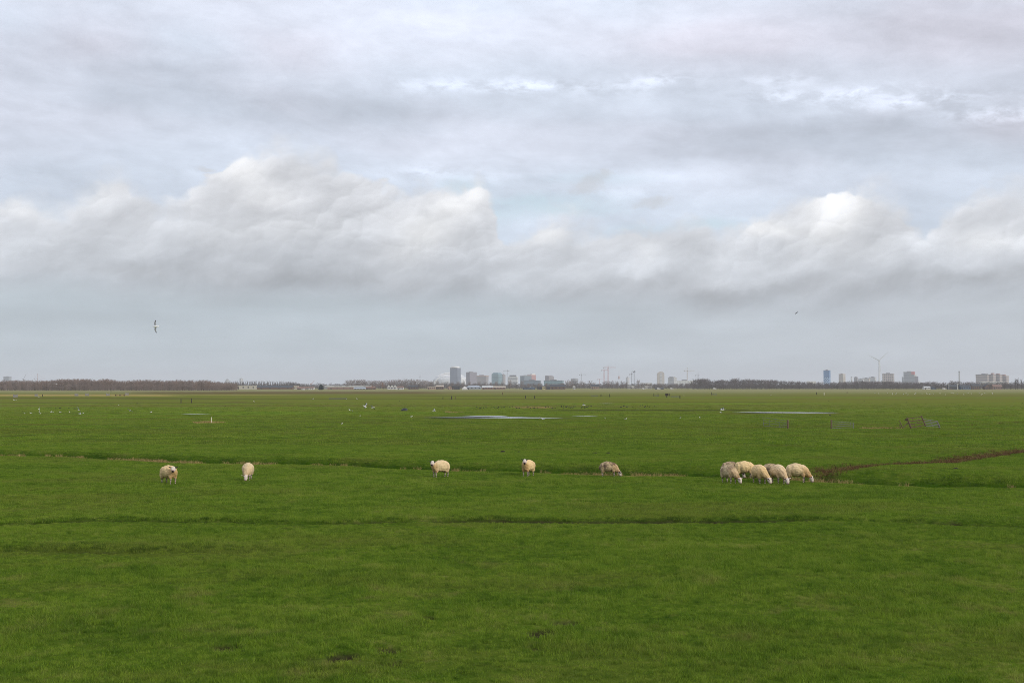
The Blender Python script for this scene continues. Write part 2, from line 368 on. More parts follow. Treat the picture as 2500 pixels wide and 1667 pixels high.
    def billow(s1, s2, seed):        # cauliflower relief: folded noise at three sizes
        a = (noise(nt, xyz(nt, Am / s1, Em / s2, seed), 1.0, 1, .5) - .5).op('ABSOLUTE')
        b = (noise(nt, xyz(nt, Am / (s1 * .45), Em / (s2 * .45), seed + 3), 1.0, 1, .5) - .5).op('ABSOLUTE')
        c = (noise(nt, xyz(nt, Am / (s1 * .2), Em / (s2 * .2), seed + 6), 1.0, 2, .6) - .5).op('ABSOLUTE')
        return a * 1.0 + b * .55 + c * .3
    c2 = noise(nt, xyz(nt, A / 80.0, Ecl / 66.0, 4.3), 1.0, 3, .5, col=True); d2x, d2y, _ = split(nt, c2)
    Am = A + (dx - .5) * 80.0 + (d2x - .5) * 22.0; Em = Ecl + (dy - .5) * 70.0 + (d2y - .5) * 20.0
    def cells(sx, sy, seed, sm_):
        """rounded heads: distance to the nearest head, and how far up and to the left a direction lies on it"""
        v_ = xyz(nt, Am / sx + seed, Em / sy, 0.0)
        n = nt.nodes.new('ShaderNodeTexVoronoi'); n.voronoi_dimensions = '2D'; n.feature = 'SMOOTH_F1'; n.inputs['Scale'].default_value = 1.0
        n.inputs['Smoothness'].default_value = sm_; n.inputs['Randomness'].default_value = 1.0; L.new(v_, n.inputs['Vector'])
        lx, ly, _ = split(nt, vmath(nt, 'SUBTRACT', v_, n.outputs['Position'])); return X(nt, n.outputs['Distance']), ly * .85 - lx * .45
    vd1, vl1 = cells(120.0, 92.0, 3.0, .22); vd2, vl2 = cells(52.0, 42.0, 11.0, .25); vd3, vl3 = cells(23.0, 19.0, 29.0, .3)
    bl = (vd1 - .42) * .75 + (vd2 - .42) * .36 + (vd3 - .42) * .17 + .30
    heads = vl1 * .5 + vl2 * .36 + vl3 * .2 - (vd1 - .42) * .25 - (vd2 - .42) * .2
    lowf = nz(260.0, 150.0, 3, .5, 41.0, .0, As, Es); fine = noise(nt, xyz(nt, Am / 46.0, Em / 34.0, 71.0), 1.0, 5, .62)
    def fold(ox, oy):                # lit and shaded folds running up to the right
        a_ = As + ox; e_ = Es + oy
        return noise(nt, xyz(nt, (a_ * .92 + e_ * .38) / 190.0, (e_ * .92 - a_ * .30) / 74.0, 81.0), 1.0, 8, .56)
    fd = fold(0.0, 0.0); fd2 = fold(14.0, -30.0)
    puff = noise(nt, xyz(nt, Am / 70.0, Em / 56.0, 91.0), 1.0, 6, .58) - noise(nt, xyz(nt, (Am + 6.0) / 70.0, (Em - 10.0) / 56.0, 91.0), 1.0, 6, .58)
    puff2 = noise(nt, xyz(nt, Am / 34.0, Em / 30.0, 97.0), 1.0, 2, .5)
    lit = total([(20, 500, 60, 16, .25), (590, 412, 66, 36, 1.0), (655, 475, 70, 34, .55), (420, 470, 60, 40, .35), (215, 475, 60, 30, .5), (1035, 560, 80, 44, 1.0), (1110, 500, 55, 34, 1.0), (1165, 470, 26, 26, .9), (980, 620, 70, 30, .4), (700, 560, 150, 40, .35), (2050, 505, 64, 48, 1.7), (2010, 565, 60, 30, .6), (1850, 560, 50, 24, .9), (1915, 565, 40, 22, .6), (2420, 585, 90, 30, .6), (1345, 575, 60, 22, .8), (1570, 615, 40, 40, .4), (2060, 610, 130, 40, .3), (80, 520, 70, 20, .45), (500, 580, 120, 30, .2)], As, Es)
    dk = total([(420, 655, 150, 18, .45), (640, 632, 150, 18, .55), (850, 605, 90, 20, .55), (980, 725, 220, 16, .45), (1240, 650, 70, 18, .6), (1380, 636, 80, 16, .5), (1560, 690, 140, 16, .35), (1745, 728, 80, 22, .5), (2260, 690, 130, 18, .5), (2430, 664, 110, 18, .5), (1600, 560, 50, 36, .5), (1690, 600, 85, 40, .9), (1880, 540, 60, 38, .8), (1985, 570, 60, 22, .5), (2150, 530, 60, 44, 1.1), (1860, 600, 60, 16, .5), (1430, 610, 110, 28, .5), (800, 440, 50, 30, .7), (700, 435, 36, 24, .45), (650, 522, 40, 14, .5), (780, 590, 140, 26, .5), (480, 630, 260, 40, .35), (650, 695, 220, 18, .5), (1100, 520, 40, 12, .5), (1780, 738, 90, 26, .6), (1300, 650, 160, 26, .4), (200, 600, 200, 40, .25), (2300, 690, 200, 20, .3), (1050, 690, 300, 16, .25), (1240, 640, 60, 16, .3)], As, Es)
    def rank(pts, seed, amp, deep, soft_):
        """how much one rank of cloud covers, and how deep below its outline a direction lies"""
        tp = curve(pts, Am); n_ = nz(120.0, 100.0, 3, .5, seed)
        dt = tp - Em + (bl * -1.0 + .30) * amp + (n_ - .5) * amp * .7 + (fine - .5) * 20.0 + (puff2 - .5) * 30.0
        return dt.ss(soft_ * -1.0, soft_), (dt / deep).clamp()
    sf1 = nz(240.0, 200.0, 2, .5, 26.0).ss(.34, .62, 8.0, 46.0) * (1.0 - lit.clamp() * .8) + 3.0
    m1, k1 = rank([(-900,520),(-300,520),(0,510),(70,502),(140,503),(200,470),(235,452),(275,450),(330,488),(400,498),(470,448),(530,405),(600,378),(680,366),(770,374),(850,408),(930,448),(1010,455),(1090,465),(1150,446),(1190,466),(1212,530),(1262,580),(1330,556),(1420,550),(1520,565),(1600,575),(1660,548),(1730,550),(1760,590),(1830,560),(1890,520),(1960,495),(2020,470),(2100,460),(2140,470),(2200,500),(2240,555),(2320,530),(2400,492),(2500,468),(2700,470),(3300,480)], 21.0, 64.0, 190.0, sf1)
    m2, k2 = rank([(-900,600),(0,590),(120,560),(230,540),(330,560),(430,520),(560,500),(640,455),(740,470),(830,520),(900,540),(980,520),(1060,475),(1130,490),(1190,560),(1260,650),(1380,610),(1500,600),(1600,600),(1680,580),(1790,590),(1880,560),(1960,560),(2060,530),(2140,500),(2190,520),(2260,590),(2360,570),(2460,560),(2600,560),(3300,570)], 27.0, 60.0, 120.0, sf1 * 1.6)
    m3, k3 = rank([(-900,660),(0,640),(150,650),(300,625),(430,580),(560,600),(700,570),(820,600),(930,620),(1030,570),(1120,590),(1200,660),(1300,690),(1420,650),(1560,625),(1680,640),(1800,660),(1900,625),(2000,650),(2120,610),(2240,640),(2380,610),(2500,630),(3300,640)], 33.0, 60.0, 100.0, sf1 * 2.2)
    MB_ = Es.ss(base - 50.0, base + 40.0)
    t = ((Ew - base) / 220.0).clamp()
    cb = k1.op('POWER', .8).ss(0.0, 1.0, .872, .815) + (k2.ss(0.0, 1.0, .030, -.022)) * m2 + (k3.ss(0.0, 1.0, .022, -.026)) * m3
    cb = cb - (1.0 - t.ss(0.0, .40)) * .042 + (fd - fd2) * .15 + (fd - .5) * .07 + puff * .07 + heads * (t.ss(.08, .7) * .75 + .25) * (lowf.ss(.30, .62) * .65 + .35) * .095 + (1.0 - k1).op('POWER', 3.0) * m1 * .022 + (lowf - .5) * .09 + lit * .100 - dk * .056
    warm = mix(nt, t, (.970, .995, 1.034), (.988, .996, 1.020)); warm = mix(nt, lit.clamp() * .6, warm, (1.002, 1.0, .998))
    cu = vmath(nt, 'MULTIPLY', warm, xyz(nt, cb, cb, cb))
    M = m1
    # loose ragged scraps above the bank
    sc1 = total([(1432, 458, 50, 26, 1.0), (1478, 428, 30, 20, .8), (1610, 487, 70, 22, .8), (505, 408, 30, 12, .9), (1400, 480, 40, 14, .5), (1560, 505, 60, 14, .4)], Am, Em)
    sm = (sc1 + (fine - .5) * 1.1 + (n2 - .5) * .6).ss(.42, .95) * .55
    skyc = mix(nt, Es.ss(base - 30.0, base + 90.0), lo, hi)
    skyc = mix(nt, sm, skyc, (.80, .812, .835))
    skyc = mix(nt, M * MB_ * .95, skyc, cu)
    gm = nt.nodes.new('ShaderNodeGamma'); L.new(skyc, gm.inputs[0]); gm.inputs[1].default_value = 2.2
    bright = Ecl.ss(950.0, 2600.0, 1.0, 1.3)                # overcast sky is brighter overhead
    cloud = nt.nodes.new('ShaderNodeBackground'); L.new(gm.outputs[0], cloud.inputs[0]); L.new(bright.k, cloud.inputs[1])
    st = nt.nodes.new('ShaderNodeTexSky'); st.sky_type = 'NISHITA'; st.sun_disc = False
    st.sun_elevation = SUN_EL; st.sun_rotation = SUN_AZ; st.air_density = 1.0; st.dust_density = 1.5
    air = nt.nodes.new('ShaderNodeBackground'); L.new(st.outputs[0], air.inputs[0]); air.inputs[1].default_value = .10
    ms = nt.nodes.new('ShaderNodeMixShader'); L.new((1.0 - gap * .25 * (1.0 - M)).op('MULTIPLY', .97).k, ms.inputs[0])
    L.new(air.outputs[0], ms.inputs[1]); L.new(cloud.outputs[0], ms.inputs[2])
    # the rest of the sky: the same broken cloud cover, without the bank on this horizon
    q1 = noise(nt, xyz(nt, A / 620.0, tilt / 120.0, 5.0), 1.0, 2, .5)
    qb = (q1 - .5) * .2 + .88
    oc = mix(nt, q1.ss(.3, .75), (.80, .83, .90), (.90, .905, .93))
    g2 = nt.nodes.new('ShaderNodeGamma'); L.new(oc, g2.inputs[0]); g2.inputs[1].default_value = 2.2
    oth = nt.nodes.new('ShaderNodeBackground'); L.new(g2.outputs[0], oth.inputs[0]); L.new((bright * 1.05).k, oth.inputs[1])
    m2 = nt.nodes.new('ShaderNodeMixShader'); m2.inputs[0].default_value = .94; L.new(air.outputs[0], m2.inputs[1]); L.new(oth.outputs[0], m2.inputs[2])
    near = A.op('ABSOLUTE').ss(1500.0, 2000.0, 1.0, 0.0) * E.ss(1150.0, 1500.0, 1.0, 0.0)
    m3 = nt.nodes.new('ShaderNodeMixShader'); L.new(near.k, m3.inputs[0]); L.new(m2.outputs[0], m3.inputs[1]); L.new(ms.outputs[0], m3.inputs[2])
    L.new(m3.outputs[0], out.inputs[0])
    w.cycles.sampling_method = 'MANUAL'; w.cycles.sample_map_resolution = 512
build_world()
sd = bpy.data.lights.new('sun', 'SUN'); sd.energy = 2.2; sd.angle = R(6); sd.color = (1, .93, .82)
so = bpy.data.objects.new('sun', sd); COL.objects.link(so)
sdir = Vector((math.sin(SUN_AZ) * math.cos(SUN_EL), math.cos(SUN_AZ) * math.cos(SUN_EL), math.sin(SUN_EL)))
so.rotation_euler = sdir.to_track_quat('Z', 'Y').to_euler(); so.location = sdir * 60
cam = bpy.data.cameras.new('camera'); cam.sensor_width = 36; cam.lens = F / 2500 * 36; cam.clip_start = .1; cam.clip_end = 60000
co = bpy.data.objects.new('camera', cam); COL.objects.link(co); co.location = (0, 0, EYE); co.rotation_euler = (math.pi / 2 + TH, 0, 0); sc.camera = co
sc.view_settings.view_transform = 'Standard'; sc.view_settings.look = 'None'; sc.view_settings.exposure = 0; sc.view_settings.gamma = 1; sc.view_settings.use_curve_mapping = False
sc.cycles.use_denoising = True; sc.cycles.denoising_prefilter = 'NONE'; sc.cycles.denoising_input_passes = 'RGB_ALBEDO_NORMAL'; sc.cycles.filter_width = .9; sc.cycles.use_adaptive_sampling = True; sc.cycles.adaptive_threshold = .012; sc.cycles.adaptive_min_samples = 16; sc.cycles.max_bounces = 3; sc.cycles.diffuse_bounces = 2; sc.cycles.transparent_max_bounces = 4; sc.cycles.volume_bounces = 0; sc.cycles.sample_clamp_indirect = 4
# ---------------------------------------------------------------- ground and grass
def grass_colour(nt, p):
    """field colour in world space, shared by the turf and the blades"""
    x, y, z = split(nt, p)
    flat = xyz(nt, x, y, 0.0)
    a = noise(nt, flat, .16, 5, .6); b = noise(nt, flat, .9, 5, .65); c = noise(nt, flat, 5.0, 3, .6)
    k = a * .30 + b * .38 + c * .32
    col = ramp(nt, k, [(.37, (.046, .104, .008)), (.46, (.118, .214, .015)), (.55, (.195, .280, .030)), (.64, (.345, .350, .090))])
    br_ = noise(nt, xyz(nt, x / 13.0, y / 6.0, 23.0), 1.0, 4, .6); col = mix(nt, br_.ss(.50, .66) * .55, col, (.190, .200, .040)); col = mix(nt, br_.ss(.46, .32) * .45, col, (.060, .135, .010))
    s = noise(nt, flat, .5, 4, .6)
    col = mix(nt, s.ss(.56, .70) * y.ss(18.0, 45.0, .78, .25), col, (.310, .290, .080))      # straw among the blades
    st = noise(nt, xyz(nt, x / 90.0, y / 7.0, 3.0), 1.0, 4, .6)                            # mown and grazed strips
    col = mix(nt, st.ss(.35, .7) * y.ss(75.0, 130.0, 0.0, .75), col, (.150, .132, .030))
    st2 = noise(nt, xyz(nt, x / 500.0, y / 34.0, 7.0), 1.0, 4, .6)
    col = mix(nt, st2.ss(.32, .66) * y.ss(190.0, 420.0, 0.0, .8), col, (.165, .155, .030))
    st3 = noise(nt, xyz(nt, x / 700.0, y / 60.0, 17.0), 1.0, 4, .65)
    col = mix(nt, st3.ss(.42, .68) * y.ss(200.0, 330.0, 0.0, .7), col, (.150, .118, .045))
    col = mix(nt, y.ss(500.0, 1200.0, 0.0, .8), col, (.30, .275, .14))
    return col
def masked(nt, col):
    dry = X(nt, attr(nt, 'dry').outputs['Fac']); br = X(nt, attr(nt, 'brown').outputs['Fac']); so_ = X(nt, attr(nt, 'soil').outputs['Fac']); lu = X(nt, attr(nt, 'lush').outputs['Fac'])
    n = noise(nt, gpos(nt), 3.0, 4, .6)
    col = mix(nt, lu * .8, col, (.020, .058, .002))
    col = mix(nt, dry * .85, col, ramp(nt, n, [(.3, (.28, .19, .06)), (.7, (.50, .37, .15))]))
    col = mix(nt, br * .95, col, ramp(nt, n, [(.3, (.052, .030, .014)), (.7, (.14, .085, .040))]))
    return mix(nt, so_ * .95, col, ramp(nt, n, [(.3, (.018, .013, .009)), (.7, (.045, .033, .022))]))
m_ground, nt, out = newmat('pasture_turf')
p = gpos(nt); px, py, pz = split(nt, p)
hb = noise(nt, p, 9.0, 4, .7) * .6 + noise(nt, p, 1.6, 4, .6) * .4
hb = hb * py.ss(150.0, 600.0, 1.0, .15)
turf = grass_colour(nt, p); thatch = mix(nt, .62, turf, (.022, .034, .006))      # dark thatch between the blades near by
col = masked(nt, mix(nt, py.ss(90.0, 230.0), thatch, mix(nt, .24, turf, (.040, .060, .008))))  # far turf colour darkened to stand for shade between blades
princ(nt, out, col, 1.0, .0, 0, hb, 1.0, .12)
# polar sheet: fine towards the view, out past the horizon
rr = [0.0, 2.0, 3.5, 5, 6.5, 8, 9.5, 11, 12.5, 14]
r_ = 14.0
while r_ < 150: r_ *= 1.0042; rr.append(r_)
while r_ < 16000: r_ *= 1.013; rr.append(r_)
rr = np.array(rr); aa = np.concatenate([np.arange(-.62, .62, .0024), np.linspace(.62, 2 * math.pi - .62, 60)[:-1]])
nr, na = len(rr), len(aa)
Rm, Am = np.meshgrid(rr[1:], aa, indexing='ij'); gx, gy = (Rm * np.sin(Am)).ravel(), (Rm * np.cos(Am)).ravel()
z, soil, dry, brown, lush, low = terrain(gx, gy)
V = np.column_stack([gx, gy, z]); V = np.vstack([V, [0, 0, 3.15]])
i, j = np.meshgrid(np.arange(nr - 2), np.arange(na), indexing='ij'); j2 = (j + 1) % na
Q = np.stack([i * na + j, i * na + j2, (i + 1) * na + j2, (i + 1) * na + j], -1).reshape(-1, 4)[:, ::-1]
cen = len(V) - 1; jj = np.arange(na)
C4 = np.stack([np.full(na, cen), jj, (jj + 1) % na], -1)
me = bpy.data.meshes.new('ground')
me.vertices.add(len(V)); me.vertices.foreach_set('co', V.astype(np.float32).ravel())
lo_ = np.concatenate([Q.ravel(), C4[:, ::-1].ravel()]).astype(np.int32); me.loops.add(len(lo_)); me.loops.foreach_set('vertex_index', lo_)
ls = np.concatenate([np.arange(len(Q)) * 4, len(Q) * 4 + np.arange(na) * 3]).astype(np.int32)
me.polygons.add(len(ls)); me.polygons.foreach_set('loop_start', ls); me.polygons.foreach_set('use_smooth', np.ones(len(ls), bool))
me.materials.append(m_ground); me.update(calc_edges=True)
for nme, a in (('soil', soil), ('dry', dry), ('brown', brown), ('lush', lush)): fattr(me, nme, np.append(a, 0).astype(np.float32))
ground = bpy.data.objects.new('ground', me); COL.objects.link(ground); tag(ground, kind='structure')

def blade_mat(name, colf, transl=.35):
    m, nt, out = newmat(name); c = colf(nt)
    d = nt.nodes.new('ShaderNodeBsdfDiffuse'); t = nt.nodes.new('ShaderNodeBsdfTranslucent'); g = nt.nodes.new('ShaderNodeBsdfGlossy'); g.inputs['Roughness'].default_value = .55
    g.inputs['Color'].default_value = (.5, .55, .45, 1)
    nt.links.new(c, d.inputs[0]); nt.links.new(c, t.inputs[0])
    a = nt.nodes.new('ShaderNodeMixShader'); a.inputs[0].default_value = transl; nt.links.new(d.outputs[0], a.inputs[1]); nt.links.new(t.outputs[0], a.inputs[2])
    b = nt.nodes.new('ShaderNodeMixShader'); b.inputs[0].default_value = .015; nt.links.new(a.outputs[0], b.inputs[1]); nt.links.new(g.outputs[0], b.inputs[2])
    nt.links.new(b.outputs[0], out.inputs[0]); return m
def grass_blade(dark):
    def f(nt):
        c = grass_colour(nt, gpos(nt)); r = X(nt, nt.nodes.new('ShaderNodeNewGeometry').outputs['Random Per Island'])
        c = mix(nt, r.ss(.5, 1.0) * .5, c, (.130, .215, .016)); c = mix(nt, r.ss(.30, .0) * .5, c, (.160, .130, .055))
        o = X(nt, nt.nodes.new('ShaderNodeObjectInfo').outputs['Random']); c = mix(nt, o.ss(.45, 1.0) * .6, c, (.215, .315, .025)); c = mix(nt, o.ss(.4, .0) * .6, c, (.034, .088, .004))
        return mix(nt, .8, c, (.024, .060, .006)) if dark else c
    return f
def straw(a, b):
    def f(nt):
        r = X(nt, nt.nodes.new('ShaderNodeNewGeometry').outputs['Random Per Island']); n = noise(nt, gpos(nt), .8, 3, .6)
        return ramp(nt, r * .6 + n * .4, [(.25, a), (.75, b)])
    return f
m_grass = blade_mat('grass_blade', grass_blade(False)); m_lush = blade_mat('lush_grass_blade', grass_blade(True))
m_reed = blade_mat('dead_reed', straw((.050, .028, .013), (.20, .115, .055)), .2); m_straw = blade_mat('dry_grass_blade', straw((.17, .115, .04), (.46, .34, .15)), .25)
def tuft(n, rad, h, w, seed, lean=.5):
    """bent blades, two quads and a tip each"""
    g = np.random.default_rng(seed); V = []; T = []
    for k in range(n):
        a = g.random() * 6.283; q = rad * math.sqrt(g.random()); b = g.random() * 6.283; hh = h * (.55 + .7 * g.random()); ln = hh * lean * (.3 + g.random()); f = g.random() * 6.283
        ww = w * (.7 + .6 * g.random()); bx, by = q * math.cos(a), q * math.sin(a); dx, dy = math.cos(b), math.sin(b); sx, sy = math.cos(f) * ww / 2, math.sin(f) * ww / 2
        o = len(V)
        for (t, s_) in ((0, 1), (.55, .8)):
            for sg in (-1, 1): V.append((bx + dx * ln * t * t + sg * sx * s_, by + dy * ln * t * t + sg * sy * s_, hh * t - .012))
        V.append((bx + dx * ln, by + dy * ln, hh * (1 - .12 * lean)))
        T += [(o, o+1, o+3), (o, o+3, o+2), (o+2, o+3, o+4)]
    return np.array(V), np.array(T)
def scatter(name, label, mats, groups):
    """groups: (x, y, z, scale, template choices); every template is (verts, tris, material index)"""
    TV = []; TF = []; TM = []; MI = []; PVs = []; TI = []; SC = []; off = 0; tid = 0
    for (x, y, z, scl, tf) in groups:
        PVs.append(np.column_stack([x, y, z])); TI.append(tid + rng.integers(0, len(tf), len(x))); SC.append(scl)
        for (v, t), mi in tf:
            TV.append(v); TF.append(t + off); TM.append(np.full(len(v), tid + 1)); MI.append(np.full(len(t), mi)); off += len(v); tid += 1
    PVs = np.vstack(PVs); gm_ = np_mesh(name, np.vstack(TV + [PVs]), np.vstack(TF), None)
    for m in mats: gm_.materials.append(m)
    gm_.polygons.foreach_set('material_index', np.concatenate(MI).astype(np.int32))
    fattr(gm_, 'tmpl', np.concatenate(TM + [np.zeros(len(PVs))]).astype(np.int32), 'INT')
    fattr(gm_, 'tier', np.concatenate([np.zeros(off) - 1] + TI).astype(np.int32), 'INT')
    fattr(gm_, 'yaw', np.concatenate([np.zeros(off), rng.random(len(PVs)) * 6.283]).astype(np.float32)); fattr(gm_, 'scl', np.concatenate([np.zeros(off)] + SC).astype(np.float32))
    o = bpy.data.objects.new(name, gm_); COL.objects.link(o); tag(o, label, name.replace('_', ' '), kind='stuff')
    ng = bpy.data.node_groups.new(name + '_scatter', 'GeometryNodeTree')
    ng.interface.new_socket('Geometry', in_out='INPUT', socket_type='NodeSocketGeometry'); ng.interface.new_socket('Geometry', in_out='OUTPUT', socket_type='NodeSocketGeometry')
    N = ng.nodes; gi = N.new('NodeGroupInput'); go = N.new('NodeGroupOutput'); jn = N.new('GeometryNodeJoinGeometry')
    def named(nm, t):
        n = N.new('GeometryNodeInputNamedAttribute'); n.data_type = t; n.inputs['Name'].default_value = nm; return n.outputs['Attribute']
    def eq(s, v):
        n = N.new('FunctionNodeCompare'); n.data_type = 'INT'; n.operation = 'EQUAL'; ng.links.new(s, n.inputs[2]); n.inputs[3].default_value = v; return n.outputs[0]
    def sep(sel):
        n = N.new('GeometryNodeSeparateGeometry'); n.domain = 'POINT'; ng.links.new(gi.outputs[0], n.inputs[0]); ng.links.new(sel, n.inputs[1]); return n.outputs[0]
    tm_, ti_ = named('tmpl', 'INT'), named('tier', 'INT')
    cx = N.new('ShaderNodeCombineXYZ'); ng.links.new(named('yaw', 'FLOAT'), cx.inputs[2])
    for k in range(tid):
        ip = N.new('GeometryNodeInstanceOnPoints'); ng.links.new(sep(eq(ti_, k)), ip.inputs['Points']); ng.links.new(sep(eq(tm_, k + 1)), ip.inputs['Instance'])
        ng.links.new(cx.outputs[0], ip.inputs['Rotation']); ng.links.new(named('scl', 'FLOAT'), ip.inputs['Scale']); ng.links.new(ip.outputs[0], jn.inputs[0])
    ng.links.new(jn.outputs[0], go.inputs[0]); o.modifiers.new('scatter', 'NODES').node_group = ng; return o
def sector(r0, r1, den, hw=.50):
    n = int(den * hw * (r1 * r1 - r0 * r0)); r = np.sqrt(rng.random(n) * (r1*r1 - r0*r0) + r0*r0); a = (rng.random(n) * 2 - 1) * hw
    return r, r * np.sin(a), r * np.cos(a)
GG = []; GR_ = []; GD = []
for (r0, r1, den, tf) in [(16.5, 44, 62, [tuft(46, .115, .065, .0055, 1, .7), tuft(46, .12, .055, .0055, 2, 1.1), tuft(40, .10, .085, .006, 3, .8)]),
         (44, 95, 27, [tuft(44, .20, .075, .009, 4, .8), tuft(44, .22, .055, .009, 5, 1.1)]),
         (95, 340, 2.2, [tuft(36, .6, .09, .026, 6, .8), tuft(36, .6, .075, .026, 7, 1.0)])]:
    r, x, y = sector(r0, r1, den); z, so_, dr, br, lu, lw = terrain(x, y); n = len(x); u_ = rng.random(n)
    keep = (u_ > np.clip(so_ * 1.4, 0, 1)) & (u_ > np.clip((br + dr) * 1.3, 0, 1)) & (y > 15) & (rng.random(n) > np.clip((r - 130) / 210, 0, 1) ** .7)
    scl = (.45 + 1.1 * fbm(x, y, 1.8, 3, 90)) * (.70 + .6 * rng.random(n)) * (.72 + .55 * fbm(x, y, .5, 2, 91)) * (1 - .65 * lw)
    dk = keep & (rng.random(n) < lu * 1.2)
    for m, mi in ((keep & ~dk, 0), (dk, 1)):
        GG.append((x[m], y[m], z[m], scl[m], [(t, mi) for t in tf]))
scatter('grass', 'short green pasture grass covering the field', [m_grass, m_lush], GG)
for (r0, r1, den) in ((45, 130, 22), (130, 280, 6)):
    r, x, y = sector(r0, r1, den); z, so_, dr, br, lu, lw = terrain(x, y); n = len(x); u_ = rng.random(n); w = .5 if r0 > 100 else 1
    m = u_ < br * 1.0; GR_.append((x[m], y[m], z[m], .7 + .7 * rng.random(m.sum()), [(tuft(26, .22, .15, .014 / w, 11, .8), 0), (tuft(26, .25, .11, .014 / w, 12, 1.1), 0)]))
    m = u_ < dr * 1.0; GD.append((x[m], y[m], z[m], .7 + .7 * rng.random(m.sum()), [(tuft(26, .2, .20, .010 / w, 13, .8), 0), (tuft(26, .22, .15, .010 / w, 14, 1.1), 0)]))
scatter('reeds', 'brown dead reeds lining the side ditch', [m_reed], GR_)
scatter('dry_grass', 'pale tan dry grass tufts along the ditch edge', [m_straw], GD)

# haze: even air from below the ground to just above the highest thing
mh, nt, out = newmat('haze_air')
pv = nt.nodes.new('ShaderNodeVolumePrincipled'); pv.inputs['Color'].default_value = (.93, .95, .97, 1); pv.inputs['Density'].default_value = 8e-5; pv.inputs['Anisotropy'].default_value = 0.0
nt.links.new(pv.outputs[0], out.inputs['Volume'])
hz = MB(); hz.box((-17000, -17000, -2.2), (17000, 17000, 164)); ho = hz.build('haze', mh); tag(ho, kind='stuff')
# ---------------------------------------------------------------- sheep
def skin_tint(nt):
    c = nt.nodes.new('ShaderNodeAttribute'); c.attribute_name = 'tint'; return c.outputs['Color']
m_body, nt, out = newmat('sheep_skin'); princ(nt, out, skin_tint(nt), .8, .1, 0, noise(nt, ocoord(nt), 60, 2), .2, .005)
m_fleece, nt, out = newmat('fleece')
oi = nt.nodes.new('ShaderNodeObjectInfo'); oc = ocoord(nt)
f1 = noise(nt, oc, 7.0, 4, .6); f2 = noise(nt, oc, 40.0, 3, .7); f3 = noise(nt, oc, 3.0, 3, .6)
c = mix(nt, f1.ss(.35, .68) * .55, oi.outputs['Color'], (.40, .27, .15)); c = mix(nt, f2.ss(.35, .65) * .45, c, (.80, .63, .36))
c = mix(nt, f3.ss(.40, .60) * X(nt, attr(nt, 'dirt_shade').outputs['Fac']), c, (.15, .105, .07))  # soiled wool, plus underside shade painted into the fleece colour
c = mix(nt, X(nt, attr(nt, 'stain').outputs['Fac']), c, (.36, .17, .045))
princ(nt, out, c, .95, .05, 0, f2 * .6 + f1 * .4, .9, .03)
m_dark, nt, out = newmat('hoof_horn'); princ(nt, out, (.02, .017, .015), .5)
def remesh(mb, vox, name, mat, smooth=2):
    t = mb.build('tmp', mat); m = t.modifiers.new('r', 'REMESH'); m.mode = 'VOXEL'; m.voxel_size = vox
    s_ = t.modifiers.new('s', 'SMOOTH'); s_.iterations = smooth; s_.factor = .5
    dg = bpy.context.evaluated_depsgraph_get(); me = bpy.data.meshes.new_from_object(t.evaluated_get(dg)); me.name = name
    bpy.data.objects.remove(t); me.materials.clear(); me.materials.append(mat); me.polygons.foreach_set('use_smooth', np.ones(len(me.polygons), bool)); return me
def coords(me):
    a = np.empty(len(me.vertices) * 3, np.float32); me.vertices.foreach_get('co', a); return a.reshape(-1, 3)
